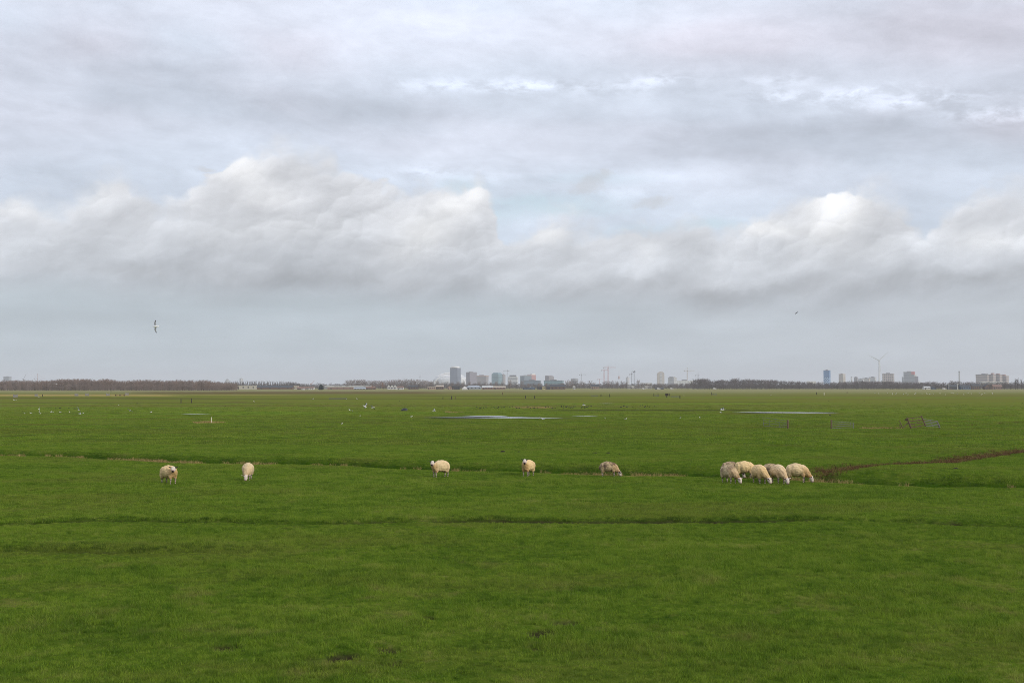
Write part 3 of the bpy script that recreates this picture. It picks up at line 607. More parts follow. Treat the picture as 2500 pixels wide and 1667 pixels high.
def make_sheep(u, v, yaw, graze, headyaw, label, col, size=1.0, dirt_shade=.2, stain=.2, ears=.35, dark_ear=True, seed=0, step=0.0, low=None, hz_up=.84):
    """body along +X; headyaw turns the head from straight ahead (degrees)"""
    g = random.Random(seed); B = MB(); W = MB(); hy = R(headyaw)
    # core torso and legs: one skin
    B.ball((-.04, 0, .56), (.50, .20, .20))
    hs = 1.0 if graze else 1.16
    for sx, sy in ((.30, .125), (.30, -.125), (-.37, .13), (-.37, -.13)):
        sw = step * g.uniform(-1, 1) * .09 + g.uniform(-.02, .02)
        if sx > 0: pts = [(sx - .02, sy, .50), (sx, sy, .34), (sx + sw * .5 + .012, sy, .19), (sx + sw, sy, .07), (sx + sw + .012, sy, .0)]; rad = [.085, .055, .034, .026, .034]
        else: pts = [(sx, sy, .52), (sx + .03, sy, .36), (sx - .055 + sw * .5, sy, .235), (sx - .03 + sw, sy, .08), (sx - .015 + sw, sy, .0)]; rad = [.12, .085, .038, .027, .034]
        B.tube(pts, rad, 8)
    cy_, sy_ = math.cos(hy), math.sin(hy)
    if graze:
        hz = .235 if low is None else low
        poll = Vector((.52 + .12 * cy_, .30 * sy_, hz + .03)); nd = Vector((.36 * cy_, .36 * sy_, -.93)).normalized()
        neck = [(.28, 0, .60), (.40, .05 * sy_, .50), (.49 + .06 * cy_, .18 * sy_, .37), tuple(poll)]
        wneck = [(.26, 0, .58), (.38, .04 * sy_, .52), (.48 + .03 * cy_, .16 * sy_, .385), tuple(poll + Vector((-.02 * cy_, -.02 * sy_, .03)))]; wr = [.22, .20, .15, .085]
    else:
        poll = Vector((.42 + .15 * cy_,   .19 * sy_, hz_up)); nd = Vector((.80 * cy_, .80 * sy_, -.60)).normalized()
        neck = [(.28, 0, .60), (.38, .03 * sy_, hz_up - .18), (.42 + .06 * cy_, .10 * sy_, hz_up - .08), tuple(poll)]
        wneck = [(.24, 0, .58), (.36, .02 * sy_, hz_up - .22), (.41 + .03 * cy_, .07 * sy_, hz_up - .12), tuple(poll + Vector((-.07 * cy_, -.07 * sy_, -.04)))]; wr = [.23, .20, .155, .10]
    B.tube(neck, [.13, .12, .095, .075], 10)
    # head: poll, brow, tapering muzzle
    q = poll; B.tube([q - nd * .04, q + nd * .03, q + nd * .11, q + nd * .20, q + nd * .245], [.074 * hs, .104 * hs, .094 * hs, .066 * hs, .050 * hs], 10)
    side = nd.cross(Vector((0, 0, 1))).normalized() if abs(nd.z) < .95 else Vector((-sy_, cy_, 0)); upv = side.cross(nd).normalized()
    B.ball(q + nd * .21 - upv * .0, (.047, .047, .047)); earc = []
    for k in (-1, 1):
        d = (side * k + upv * ears * .6 - nd * .25).normalized(); e0 = q + nd * .015 + side * k * .065 + upv * .03
        B.tube([e0, e0 + d * .06, e0 + d * .13, e0 + d * .165], [.026, .044 * hs, .038 * hs, .014], 8, sq=.5); earc.append((e0, d))
    body = remesh(B, .0125, 'sheep', m_body)
    P = coords(body); n = len(P); tint = np.tile(np.array([.60, .50, .42, 1.0]), (n, 1))
    qa, na_ = np.array(q), np.array(nd); al = (P - qa) @ na_; hd = np.linalg.norm(P - (qa + np.clip(al, -.05, .25)[:, None] * na_), axis=1) < .12
    face = hd & (al > -.03); tint[face, :3] = (.60, .52, .44)
    tint[hd & (al > .185), :3] = (.40, .28, .25); tip = np.array(q + nd * .255); tint[np.linalg.norm(P - tip, axis=1) < .052 * hs, :3] = (.03, .024, .024)
    for k in (-1, 1):
        e = np.array(q + nd * .075 + side * k * .072 + upv * .035); tint[np.linalg.norm(P - e, axis=1) < .03, :3] = (.015, .012, .012)
    for (e0, d) in earc:
        m = ((P - np.array(e0)) @ np.array(d)) > .0
        m &= np.linalg.norm(np.cross(P - np.array(e0), np.array(d)), axis=1) < .06; m &= ((P - np.array(e0)) @ np.array(d)) < .2
        tint[m, :3] = (.055, .04, .035) if dark_ear else (.62, .48, .42)
    lg = P[:, 2] < .30; lg &= ~hd
    tint[lg, :3] = np.array([.42, .34, .28]) * (1 - .55 * (np.sin(P[lg][:, 2:3] * 50 + P[lg][:, 0:1] * 9) > .35)); tint[lg & (P[:, 2] < .035), :3] = (.03, .025, .022)
    fattr(body, 'tint', tint.astype(np.float32), 'FLOAT_COLOR')
    # fleece: barrel, rump, shoulders, thighs and neck in one woolly shell
    W.ball((-.06, 0, .58), (.50, .31, .30)); W.ball((-.34, 0, .56), (.225, .275, .265)); W.ball((.24, 0, .555), (.225, .25, .265))
    W.ball((-.10, 0, .47), (.34, .22, .17)); W.ball((-.585, 0, .50), (.05, .06, .13))
    for k in (-1, 1):
        W.ball((-.37, .135 * k, .43), (.15, .11, .20)); W.ball((.285, .13 * k, .40), (.10, .085, .16))
    W.tube(wneck, wr, 12); W.ball(wneck[-1], wr[-1])
    fl = remesh(W, .026, 'fleece', m_fleece, 3)
    P = coords(fl).astype(np.float64); N_ = np.empty(len(P) * 3, np.float32); fl.vertices.foreach_get('normal', N_); N_ = N_.reshape(-1, 3)
    d = (fbm(P[:, 0] * 1.0 + 40 + seed * 3, P[:, 2] + P[:, 1] * 1.7 + 40, .10, 3, seed) - .5) * .055 + (fbm(P[:, 0] + P[:, 1] + 20, P[:, 2] * 1.3 + 11, .035, 2, seed + 5) - .5) * .03
    P2 = P + N_ * d[:, None]; fl.vertices.foreach_set('co', P2.astype(np.float32).ravel()); fl.update()
    belly_shade = .95 * sstep(.50, .36, P[:, 2]) * sstep(.36, .2, P[:, 0])  # painted shade under the barrel, carried in the soiling mask
    fattr(fl, 'dirt_shade', np.maximum(dirt_shade * sstep(.25, -.35, P[:, 0]) if dirt_shade < .6 else np.full(len(P), dirt_shade), belly_shade).astype(np.float32))
    fattr(fl, 'stain', (stain * sstep(.12, .4, P[:, 0]) * (1 - sstep(.62, .85, P[:, 2])) + stain * .5 * sstep(.42, .30, P[:, 2])).clip(0, 1).astype(np.float32))
    p = gpt(u, v); o = bpy.data.objects.new('sheep', body); COL.objects.link(o); o.location = p - Vector((0, 0, .012)); o.rotation_euler = (0, 0, R(yaw)); o.scale = (size * .93, size, size)
    tag(o, label, 'sheep', 'sheep grazing in the field')
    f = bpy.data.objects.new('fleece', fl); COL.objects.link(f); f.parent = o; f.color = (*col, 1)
    return o
CR = (.76, .56, .285); GR = (.40, .31, .20); PK = (.60, .48, .31)
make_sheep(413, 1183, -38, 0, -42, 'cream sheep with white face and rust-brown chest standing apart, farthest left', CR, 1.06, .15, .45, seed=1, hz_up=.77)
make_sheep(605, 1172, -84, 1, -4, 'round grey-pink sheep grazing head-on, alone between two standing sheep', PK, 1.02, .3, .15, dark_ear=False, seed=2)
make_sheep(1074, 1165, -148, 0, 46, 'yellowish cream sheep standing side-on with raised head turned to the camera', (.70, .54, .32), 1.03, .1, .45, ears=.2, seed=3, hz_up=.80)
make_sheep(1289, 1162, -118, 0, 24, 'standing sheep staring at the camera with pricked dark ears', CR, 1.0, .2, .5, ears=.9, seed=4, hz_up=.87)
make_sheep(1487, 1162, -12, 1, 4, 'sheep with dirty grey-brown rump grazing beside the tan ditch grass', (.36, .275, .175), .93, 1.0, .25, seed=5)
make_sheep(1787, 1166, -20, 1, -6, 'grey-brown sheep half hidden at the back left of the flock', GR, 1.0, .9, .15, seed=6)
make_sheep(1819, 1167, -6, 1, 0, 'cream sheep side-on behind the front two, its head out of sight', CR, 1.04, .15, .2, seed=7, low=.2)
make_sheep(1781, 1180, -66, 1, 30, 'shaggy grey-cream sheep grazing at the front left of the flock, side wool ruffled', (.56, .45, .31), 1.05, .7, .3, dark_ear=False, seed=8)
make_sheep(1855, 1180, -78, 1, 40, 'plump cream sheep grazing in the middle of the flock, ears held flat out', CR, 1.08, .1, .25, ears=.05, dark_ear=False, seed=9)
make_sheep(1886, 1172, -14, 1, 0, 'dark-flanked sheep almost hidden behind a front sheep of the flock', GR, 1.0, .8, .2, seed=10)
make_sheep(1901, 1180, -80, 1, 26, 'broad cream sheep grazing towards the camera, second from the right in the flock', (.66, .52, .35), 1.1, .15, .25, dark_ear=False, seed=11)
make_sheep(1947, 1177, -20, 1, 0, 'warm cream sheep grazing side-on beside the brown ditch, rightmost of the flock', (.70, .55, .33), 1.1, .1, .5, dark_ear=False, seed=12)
# ---------------------------------------------------------------- water, molehills
m_water, nt, out = newmat('flood_water')
princ(nt, out, (.03, .032, .025), .06, .5, 0, noise(nt, gpos(nt), .8, 3, .5), .05, .02)
def puddle(pts, seed):
    g = random.Random(seed); V = []
    P = [gp(u, v) for u, v in pts]; n = len(P)
    for i in range(n):
        a, b = P[i], P[(i + 1) % n]; k = max(2, int((b - a).length / 1.2))
        for j in range(k):
            q = a.lerp(b, j / k); s_ = .35 * min(1, j) ; V.append((q.x + g.uniform(-1, 1) * s_, q.y + g.uniform(-1, 1) * s_ * 1.6, -.02))
    mb = MB(); mb.add(V, [tuple(range(len(V)))]); o = mb.build('water', m_water); tag(o, kind='structure')
for i, p in enumerate(PUDDLES): puddle(p, i)
m_soil = plain('peat_soil', (.022, .017, .012), .95, .4, 12)
MOLE = 'dark molehills in the field'
def mound(w, h, seed):
    mb = MB(); mb.ball((0, 0, 0), (w / 2, w / 2 * .8, h), nu=18, nv=12); g = random.Random(seed)
    a = np.array(mb.v); k = 1 + (fbm(a[:, 0] / w + 5 + seed, a[:, 1] / w + 5 + a[:, 2], .25, 3, seed) - .5) * .9
    mb.v = [tuple(q) for q in a * np.column_stack([k, k, k * 1.1])]; return mb.mesh('molehill', m_soil)
mounds = [mound(1, .32, i) for i in range(4)]
for i, (u, v, w, lab) in enumerate([(1227, 1108, 17, 'dark molehill between the ditch and the far field, above the staring sheep'), (1266, 1110, 18, 'flat dark molehill just right of a taller one, above the staring sheep'),
        (1452, 1111, 15, 'flattened dark molehill above the grazing sheep with the dirty rump'), (1485, 1109, 16, 'crumbly dark molehill straight above the grazing sheep with the dirty rump'), (1513, 1110.5, 7, 'tiny molehill right of the crumbly one'),
        (2332, 1161.5, 21, 'broad dark molehill on the grass right of the brown ditch'), (988, 1001.5, 0, ''), (136, 996, 5, None), (147, 996.5, 8, None), (168, 997, 7, None), (183, 998, 8, None), (237, 983, 5, None), (335, 985.3, 6, None), (386, 985, 5, None),
        (550, 991, 5, None), (750, 1007, 4, None), (800, 1001, 4, None), (810, 1001, 5, None), (975, 979.5, 5, None), (1217, 997, 6, None), (1218, 1007, 5, None), (1700, 1010.5, 8, None), (2023, 978.3, 5, None), (2110, 978.5, 5, None), (2213, 983, 6, None), (2026, 1014, 10, None), (2425, 1002.5, 4, None), (2496, 985, 6, None), (1360, 1000, 4, None)]):
    if not w: continue
    p = gpt(u, v); s_ = w / F * p.y
    o = bpy.data.objects.new('molehill', mounds[i % 4]); COL.objects.link(o); o.location = p - Vector((0, 0, .03 * s_)); o.scale = (s_ * .8, s_ * .65, s_ * .62); o.rotation_euler = (0, 0, i * 1.3)
    tag(o, lab or 'small dark molehill far out on the green field', 'molehill', MOLE)
# the dark lump out in the field: a weighted black sheet over a heap
m_sheet = plain('black_sheet', (.018, .020, .028), .45, .3, 3, .4)
mb = MB(); mb.ball((0, 0, .1), (.62, .45, .42), nu=22, nv=14); a = np.array(mb.v)
a[:, 0] += .28 * np.clip(.35 - a[:, 2], 0, 1) * np.sign(a[:, 0] - .1) - .12 * (a[:, 2] < .25); a *= (1 + (fbm(a[:, 0] + 9, a[:, 1] + a[:, 2] * 2 + 9, .3, 3, 4) - .5) * .35)[:, None]
mb.v = [tuple(q) for q in a]; p = gpt(988, 1002.5); o = mb.build('covered_heap', m_sheet, loc=p, smooth=True); tag(o, 'rounded black heap lying alone in the middle field', 'heap')

# ---------------------------------------------------------------- gulls and small birds
m_white = plain('white_plumage', (.80, .79, .76), .8, .06, 20); m_grey = plain('grey_plumage', (.30, .31, .33), .8, .1, 20); m_blk = plain('black_plumage', (.02, .02, .022), .7, .2, 20); m_bill = plain('yellow_bill', (.55, .36, .05), .5, .1, 20)
GM = [m_white, m_grey, m_blk, m_bill]
def rest_gull(look):
    mb = MB(); T = lambda y: Matrix.Rotation(R(y), 3, 'Y')
    mb.ball((0, 0, .20), (.20, .085, .085), T(-10)); mb.ball((-.06, .055, .215), (.19, .035, .06), T(-6), m=1); mb.ball((-.06, -.055, .215), (.19, .035, .06), T(-6), m=1)
    mb.ball((-.24, 0, .20), (.10, .035, .02), T(4)); mb.ball((-.29, 0, .215), (.09, .03, .015), T(-4), m=2)
    hx, hz_ = .185, .33; mb.tube([(.12, 0, .22), (.165, 0, .28), (hx, 0, hz_)], [.062, .05, .045], 10)
    d = Vector((math.cos(look), math.sin(look), -.1)); mb.ball((hx + .012, 0, hz_), (.058, .048, .048)); c = Vector((hx + .012, 0, hz_)); mb.tube([c + d * .045, c + d * .09, c + d * .115], [.016, .012, .004], 6, m=3)
    for k in (-1, 1): mb.tube([(.02, .035 * k, .13), (.03, .035 * k, .0), (.07, .035 * k, .0)], [.009, .008, .008], 6, m=3)
    return mb.mesh('gull', GM, True)
def wing(mb, k, lift, bend, m_in=1, m_out=2):
    """a cambered wing from root to tip, built of profile sections"""
    S = [(0.05, .105, .0), (.20, .12, lift * .20 + .0), (.36, .105, lift * .36), (.50, .075, lift * .36 - bend * .14), (.62, .035, lift * .36 - bend * .30), (.67, .008, lift * .36 - bend * .36)]
    sw = [0, .035, .05, .02, -.04, -.08]; k0 = len(mb.v); prof = [(.5, .0), (.2, .10), (-.3, .05), (-.5, 0), (-.2, -.01), (.2, -.03)]
    for (y, c, z), s_ in zip(S, sw):
        for (a, b) in prof: mb.v.append((s_ + a * c * 1.5, k * y, z + b * c * 1.2 + .02))
    n = len(prof)
    for i in range(len(S) - 1):
        for j in range(n):
            q = (j + 1) % n; f = (k0 + i*n + j, k0 + i*n + q, k0 + (i+1)*n + q, k0 + (i+1)*n + j)
            mb.f.append(f if k > 0 else f[::-1]); mb.m.append(m_out if i >= 3 else m_in)
    mb.f.append(tuple(k0 + (len(S)-1)*n + j for j in range(n))); mb.m.append(m_out)
def fly_gull(l1, b1, l2, b2, dark=False):
    mb = MB(); b = 2 if dark else 0
    mb.tube([(-.24, 0, .0), (-.16, 0, 0), (0, 0, 0), (.12, 0, .01), (.19, 0, .02), (.235, 0, .015)], [.012, .045, .075, .062, .046, .02], 12, m=b)
    mb.ball((.20, 0, .02), (.055, .045, .042), m=b); mb.tube([(.245, 0, .012), (.29, 0, .004)], [.014, .004], 6, m=3)
    mb.add([(-.18, -.02, .01), (-.18, .02, .01), (-.33, .075, .012), (-.33, -.075, .012), (-.18, -.02, -.006), (-.18, .02, -.006), (-.33, .075, 0), (-.33, -.075, 0)], [(0,1,2,3),(7,6,5,4),(0,4,5,1),(1,5,6,2),(2,6,7,3),(3,7,4,0)], b)
    wing(mb, 1, l1, b1, 2 if dark else 1); wing(mb, -1, l2, b2, 2 if dark else 1); return mb.mesh('gull', GM, True)
rest = [rest_gull(0.0), rest_gull(1.2), rest_gull(-.9)]
def gull(me, loc, rot, s_, label, cat='gull', name='gull', group='gulls on the wet pasture'):
    o = bpy.data.objects.new(name, me); COL.objects.link(o); o.location = loc; o.rotation_euler = rot; o.scale = (s_,) * 3; return tag(o, label, cat, group)
SITE = [(60, 1010.5, 0, 'white gull at the left end of the loose row in the left field'), (75, 1010, 1, 'white gull second from the left in the loose row of the left field'), (95.5, 1008, 2, 'white gull standing above another one in the left field row'), (98, 1012, 0, 'white gull standing just below another one in the left field row'),
        (124.5, 1007.5, 1, 'left gull of a close pair in the left field row'), (129.5, 1007.5, 2, 'right gull of a close pair in the left field row'), (147, 1008, 0, 'white gull right of the close pair in the left field row'), (169.6, 1008.5, 1, 'small white gull under the row of dark molehills'), (203, 1010.5, 0, 'white gull at the right end of the left field row'),
        (369, 1007.5, 2, 'lone white gull on the left field right of a flying one'), (290, 991, 0, 'lone far white gull beyond the left field row'), (95, 970, 1, 'white gull at the far reed bank on the left'), (34, 978, 0, 'left gull of the tiny far pair near the left edge'), (39, 978, 1, 'right gull of the tiny far pair near the left edge'),
        (764, 975, 2, 'lone far white gull left of the low gate in the far field'), (846.5, 975.5, 0, 'far white gull next to the wire gate in the far field'), (620.5, 982, 1, 'lone far white gull right of the two dark posts'), (871.4, 975, 0, 'tiny far gull right of the wire gate'),
        (879, 1017, 1, 'white gull sitting below the flying pair in the middle field'), (1004, 1020, 0, 'white gull at the left tip of the long puddle'), (834.5, 1036, 2, 'nearest white gull, alone on the grass in the middle field'), (1318, 1021.5, 0, 'white gull on the puddle edge, above another gull'), (1325.5, 1025, 1, 'white gull just below the one on the puddle edge'),
        (1477, 1023.5, 2, 'lone round white gull right of the long puddle'), (1527.5, 1025, 0, 'upright white gull right of the long puddle'), (1661, 1022, 1, 'left gull of two standing apart between the puddles'), (1708.6, 1022, 0, 'right gull of two standing apart between the puddles'), (1760, 1008, 0, 'white gull at the left tip of the right puddle'),
        (1670, 966.5, 1, 'tiny far gull right of the black box on a post'), (1882, 965.2, 2, 'tiny far gull alone below the dark wood')]
for i, (u, v, k, lab) in enumerate(SITE):
    p = gpt(u, v); gull(rest[k], p, (0, 0, R((i * 67 + 160) % 360)), (.74 if p.y < 260 else 1.15) + .12 * ((i * 37) % 5 - 2) / 2, lab)
for i in range(34):
    u = 2140 + 300 * ((i * 0.618) % 1) + rng.uniform(-12, 12); v = rng.uniform(959.5, 965.0); p = gpt(u, v)
    gull(rest[i % 3], p, (0, 0, rng.uniform(0, 6)), 1.7, 'tiny pale gull in the far flock spread across the right of the field', group='far flock of gulls on the right')
def air(u, v, dist): return dp(u, v, dist)
F1 = fly_gull(.5, .5, .5, .5); F2 = fly_gull(1.1, 1.4, .2, .2); F3 = fly_gull(.1, .9, .9, .3)
for (me, u, v, d, rot, s_, lab) in [(F2, 192, 1000.7, 205, (.5, 0, 2.6), 1.2, 'white gull flying low over the right end of the left row'), (F1, 195, 1010, 198, (.3, .2, .4), 1.1, 'white gull landing beside the right end of the left row'), (F3, 317, 1002.5, 205, (.9, .3, 2.4), 1.3, 'white gull flying low alone over the left field, wings slanted'),
        (F2, 95, 998.5, 215, (1.2, 0, 1.5), .9, 'gull flying with raised wings above the left field row'), (F3, 853.7, 1001, 205, (.8, .3, 1.2), 1.3, 'white gull flying low left of the flying pair'), (F2, 891, 992, 200, (.6, .5, .3), 1.5, 'left gull of the flying pair, one dark wing showing'), (F1, 910, 995, 200, (.6, .3, 2.8), 1.4, 'right gull of the flying pair over the middle field'),
        (F1, 1060, 1002.5, 205, (.3, 0, .2), 1.4, 'white gull gliding low above the left part of the long puddle'), (F1, 1425.6, 989, 230, (.25, 0, 3.0), 1.5, 'white gull gliding over the flock of small birds'), (F3, 1247, 1021, 172, (.6, 0, 1.8), 1.2, 'white gull flapping on the lower edge of the long puddle'), (F1, 1764, 1000, 200, (.15, .1, 3.3), 1.9, 'white gull gliding just above the left tip of the right puddle'),
        (F1, 450, 906, 420, (.2, 0, 2.0), 1.5, 'faint tiny gull in the low sky left of centre'), (F1, 138, 938, 500, (.3, 0, 1.0), 1.6, 'white gull flying in front of the bare wood on the left')]:
    gull(me, air(u, v, d), rot, s_ * .8, lab, group='gulls in flight')
SKY = fly_gull(.15, .35, .25, .05)
gull(SKY, air(380, 797, 118), (R(84), R(3), R(194)), 1.02, 'large white gull banking in the sky with black wing tips, wings upright', group='gulls in flight')
gull(fly_gull(.9, 1.6, .6, 1.2, True), air(1945, 764, 260), (R(40), R(20), R(-50)), .85, 'small dark bird high in the sky on the right', 'bird', 'flying_bird', None)
mb = MB(); mb.ball((0, 0, .12), (.13, .06, .065)); mb.ball((.12, 0, .17), (.045, .036, .036)); mb.tube([(-.1, 0, .12), (-.2, 0, .09)], [.035, .02], 6)
for k in (-1, 1): mb.tube([(.01, .025 * k, .07), (.01, .025 * k, 0)], [.007, .007], 5)
starl = mb.mesh('small_bird', m_blk, True)
for i in range(64):
    t = (i * .618) % 1; u = 1160 + 300 * t if i % 3 else rng.uniform(1370, 1435); v = 995.5 + rng.uniform(-1.6, 2.6) - (u > 1360) * 1.0
    if i > 50: u = rng.uniform(1480, 1600); v = rng.uniform(991, 995)
    gull(starl, gpt(u, v), (0, 0, rng.uniform(0, 6)), 1.25, 'tiny dark bird in the flock feeding across the wet middle field', 'bird', 'small_bird', 'flock of small dark birds')

# ---------------------------------------------------------------- gates, posts, broken fence
m_wood = plain('weathered_post_wood', (.13, .088, .058), .9, .35, 5); m_dkwood = plain('dark_post_wood', (.045, .036, .030), .9, .3, 5); m_galv = plain('galvanised_steel', (.12, .125, .12), .65, .25, 8, .3, .2); m_galv2 = plain('bright_galvanised_steel', (.165, .17, .16), .6, .25, 8, .35, .25); m_pale = plain('pale_painted_post', (.62, .58, .48), .7, .15, 8)
m_rust = plain('rusty_bar', (.12, .075, .05), .8, .3, 9)
GD_ = 132.0
def Q(u, v, d=GD_, dy=0.0): q = dp(u, v, d + dy); return q
def at(o, b): return tuple(Vector(b) - o)
def gate(name, label, TL, TR, BL, BR, nr, mat, dist=GD_, up=(), w=.05):
    TL, TR, BL, BR = (Q(*q, dist) for q in (TL, TR, BL, BR)); base = Vector(((BL.x + BR.x) / 2, dist, gz((BL.x + BR.x) / 2, dist)))
    t = empty(name, base, 0, label, 'gate')
    for a, b in ((TL, BL), (TR, BR)):
        m = MB(); m.bar(at(base, a), at(base, b), w * 1.2); m.build('end_bar', mat, t)
    for i in range(nr):
        k = i / (nr - 1); m = MB(); m.bar(at(base, TL.lerp(BL, k)), at(base, TR.lerp(BR, k)), w); m.build('rail', mat, t)
    for (k, a, b) in up:
        m = MB(); p, q = TL.lerp(TR, k), BL.lerp(BR, k); m.bar(at(base, p.lerp(q, a)), at(base, p.lerp(q, b)), w * .8); m.build('upright', mat, t)
    return t
def post(u, vt, vb, w, mat, label, group=None, lean=0.0, dist=None, cat='post', name='fence_post'):
    d = dist or dist_of(vb); b = Q(u, vb, d); b.z = gz(b.x, d) - .12; q = Q(u + lean, vt, d); m = MB()
    m.tube([(0, 0, 0), at(b, b.lerp(q, .5)), at(b, b.lerp(q, .97)), at(b, q)], [w / 2, w / 2 * .96, w / 2 * .93, w / 2 * .6], 8)
    return tag(m.build(name, mat, loc=b), label, cat, group)
gate('field_gate', 'leftmost metal field gate, sagging between the pasture fields', (1862.5, 1018.5), (1923, 1027), (1864, 1039), (1922, 1043.5), 4, m_galv, up=((.25, .0, .9), (.52, .0, .5), (.68, .4, 1.0), (.86, .1, 1.0)), w=.035)
post(1923.5, 1024.5, 1046, .20, m_wood, 'stout brown post at the right end of the leftmost field gate')
gate('field_gate', 'middle grey metal field gate with four bars and an open end frame', (2031, 1028.2), (2084, 1031.8), (2031, 1044), (2084, 1046), 4, m_galv2, up=((.85, .0, .4),), w=.055)
post(2029.5, 1023.5, 1046.5, .17, m_wood, 'brown post at the left end of the middle field gate')
gate('field_gate', 'rightmost grey metal gate leaning against the broken wooden fence', (2253, 1022.5), (2288, 1027.5), (2260, 1039.5), (2295, 1042), 5, m_galv2, up=((.5, 0, 1.0),), w=.06)
fb = Vector((Q(2235, 1045).x, GD_ - .35, gz(Q(2235, 1045).x, GD_ - .35))); t = empty('broken_fence', fb, 0, 'collapsed brown wooden fence tilted over beside the rightmost gate', 'fence')
def FQ(u, v, dy=-.35): return at(fb, Q(u, v, GD_, dy))
for a, b, w in (((2214.5, 1019.5), (2225.5, 1048), .22), ((2248.8, 1014), (2260, 1040), .17)):
    m = MB(); m.tube([FQ(*b), FQ(*a)], [w / 2, w / 2 * .9], 8); m.build('leaning_post', m_wood, t)
for k in (0.04, .33, .62, .93):
    m = MB(); m.bar(FQ(2215 + 10 * k, 1020.5 + 25 * k, -.42), FQ(2249 + 9.5 * k, 1017 + 22 * k, -.42), .045, .075); m.build('rail', m_rust, t)
for (k, x) in ((.1, .35), (.4, .6), (.7, .3), (.2, .75), (.52, .15), (.72, .7)):
    u0, v0 = 2215 + 10 * k + (34 - .5 * k) * x, 1020.5 + 25 * k - (3.5 - 3 * k) * x - 3 * k * x; m = MB(); m.bar(FQ(u0, v0, -.40), FQ(u0 + 2.4, v0 + 6.2, -.40), .04); m.build('upright', m_rust, t)
m = MB(); m.bar(FQ(2206, 1042.5, -.2), FQ(2218, 1031, -.2), .09); m.build('brace', m_wood, t)
m = MB(); m.bar(FQ(2209, 1024, -.2), FQ(2219, 1026, -.2), .08, .2); m.build('broken_board', m_wood, t)
post(2206, 1027, 1046.5, .11, m_wood, 'thin brown post leaning left of the collapsed fence', lean=-10, dist=GD_ - .2)
post(2200, 1036, 1044.5, .09, m_wood, 'short brown stake left of the thin leaning post', lean=-4, dist=GD_)
post(2295, 1028, 1041, .16, m_wood, 'brown post slanting at the right end of the rightmost gate', lean=-7, dist=GD_ + .2)
post(516, 1018, 1032, .11, m_pale, 'pale marker post standing in a tan grass tuft', None)
for (u, vt, vb, w, mt, lab) in [(442, 973.5, 983.5, .26, m_dkwood, 'left of two dark posts in the left field'), (467.5, 972.5, 983.5, .26, m_dkwood, 'right of two dark posts in the left field'), (1081.5, 969, 974.5, .26, m_dkwood, 'short dark post left of a taller one in the far middle field'), (1102.7, 966.5, 974.5, .42, m_dkwood, 'thick dark post in the far middle field'), (1111.5, 967, 974, .24, m_wood, 'brownish post right of the thick dark one'),
        (1226.8, 958, 964, .35, m_wood, 'faint far post below the green glass tower'), (1283, 965.5, 972, .32, m_dkwood, 'left post of the pair in the far field below the red-topped tower'), (1305.4, 966, 972, .42, m_dkwood, 'right post of the pair in the far field below the red-topped tower'), (1467.3, 962.5, 968.2, .34, m_dkwood, 'left post of the pair below the red cranes'), (1488.6, 961.5, 969, .30, m_dkwood, 'right post of the pair below the red cranes'),
        (1596.4, 960, 967.5, .34, m_dkwood, 'left post of the far pair below the rounded tower'), (1606.6, 961, 967, .28, m_dkwood, 'right post of the far pair below the rounded tower'), (1635, 960, 966.5, .34, m_dkwood, 'thin post just right of the black box on a post'), (1660, 965, 972, .38, m_dkwood, 'dark post right of the black box, nearer than the thin one'), (1736.6, 957, 964, .34, m_dkwood, 'lone far post below the left end of the dark wood'), (1993.7, 957, 963.5, .40, m_dkwood, 'lone dark far post left of the blue tower'), (2012, 957.5, 964, .42, m_pale, 'pale far post straight below the blue tower'), (2068, 955.5, 961, .40, m_wood, 'faint brown far post right of the pale one'), (271, 947.5, 958, .34, m_dkwood, 'tall thin pole before the bare wood on the left'), (104, 962, 968.5, .34, m_dkwood, 'dark post in the tan reed bank on the left')]:
    post(u, vt, vb, w, mt, lab, 'fence posts out in the fields')
d = dist_of(970.4); b = Q(1628, 970.4, d); b.z = gz(b.x, d); t = empty('box_on_post', b, 0, 'black box standing on a thick post in the far field', 'box')
h = lambda px: px / F * d
m = MB(); m.box((-h(3.7), -.45, h(4.4)), (h(3.7), .45, h(9.4))); m.build('box', m_dkwood, t); m = MB(); m.box((-h(4.2), -.52, h(9.4)), (h(4.2), .52, h(9.9))); m.build('lid', m_dkwood, t)
m = MB(); m.box((-h(1.0), -.14, -.1), (h(1.0), .14, h(4.4))); m.build('leg', m_dkwood, t)
m_greyw = plain('silvered_boards', (.24, .23, .22), .9, .2, 4)
for (u, v, w, lab) in [(37.5, 970, 11, 'widest grey plank dam in the reed bank, nearest the left edge'), (88, 968.5, 7, 'small grey plank dam in the reed bank left of a gull'), (186.6, 967, 9, 'dark grey plank dam in the middle of the tan reed bank'), (212.5, 966.5, 9, 'light grey plank dam right of the dark one'), (263, 966.3, 9, 'grey plank dam left of the brown footbridge'), (310, 965, 8, 'grey plank dam right of the brown footbridge')]:
    p = gpt(u, v); t = empty('plank_dam', p, 0, lab, 'dam', 'plank dams in the reed bank'); k = w / F * p.y
    for i in range(4):
        m = MB(); m.box((-k / 2, -.04, .1 + i * .3), (k / 2, .04, .36 + i * .3)); m.build('plank', m_greyw, t)
    for s_ in (-1, 1): m = MB(); m.box((s_ * k * .42 - .09, .05, -.2), (s_ * k * .42 + .09, .2, 1.45)); m.build('post', m_greyw, t)
p = gpt(293, 966.5); t = empty('footbridge', p, 0, 'low brown wooden footbridge over the far reed ditch', 'bridge'); k = 23 / F * p.y
m = MB(); m.box((-k / 2, -.6, .55), (k / 2, .6, .75)); m.build('deck', m_rust, t)
for s_ in (-.45, 0, .45): m = MB(); m.box((k * s_ - .1, -.5, -.3), (k * s_ + .1, .5, .55)); m.build('pile', m_rust, t)
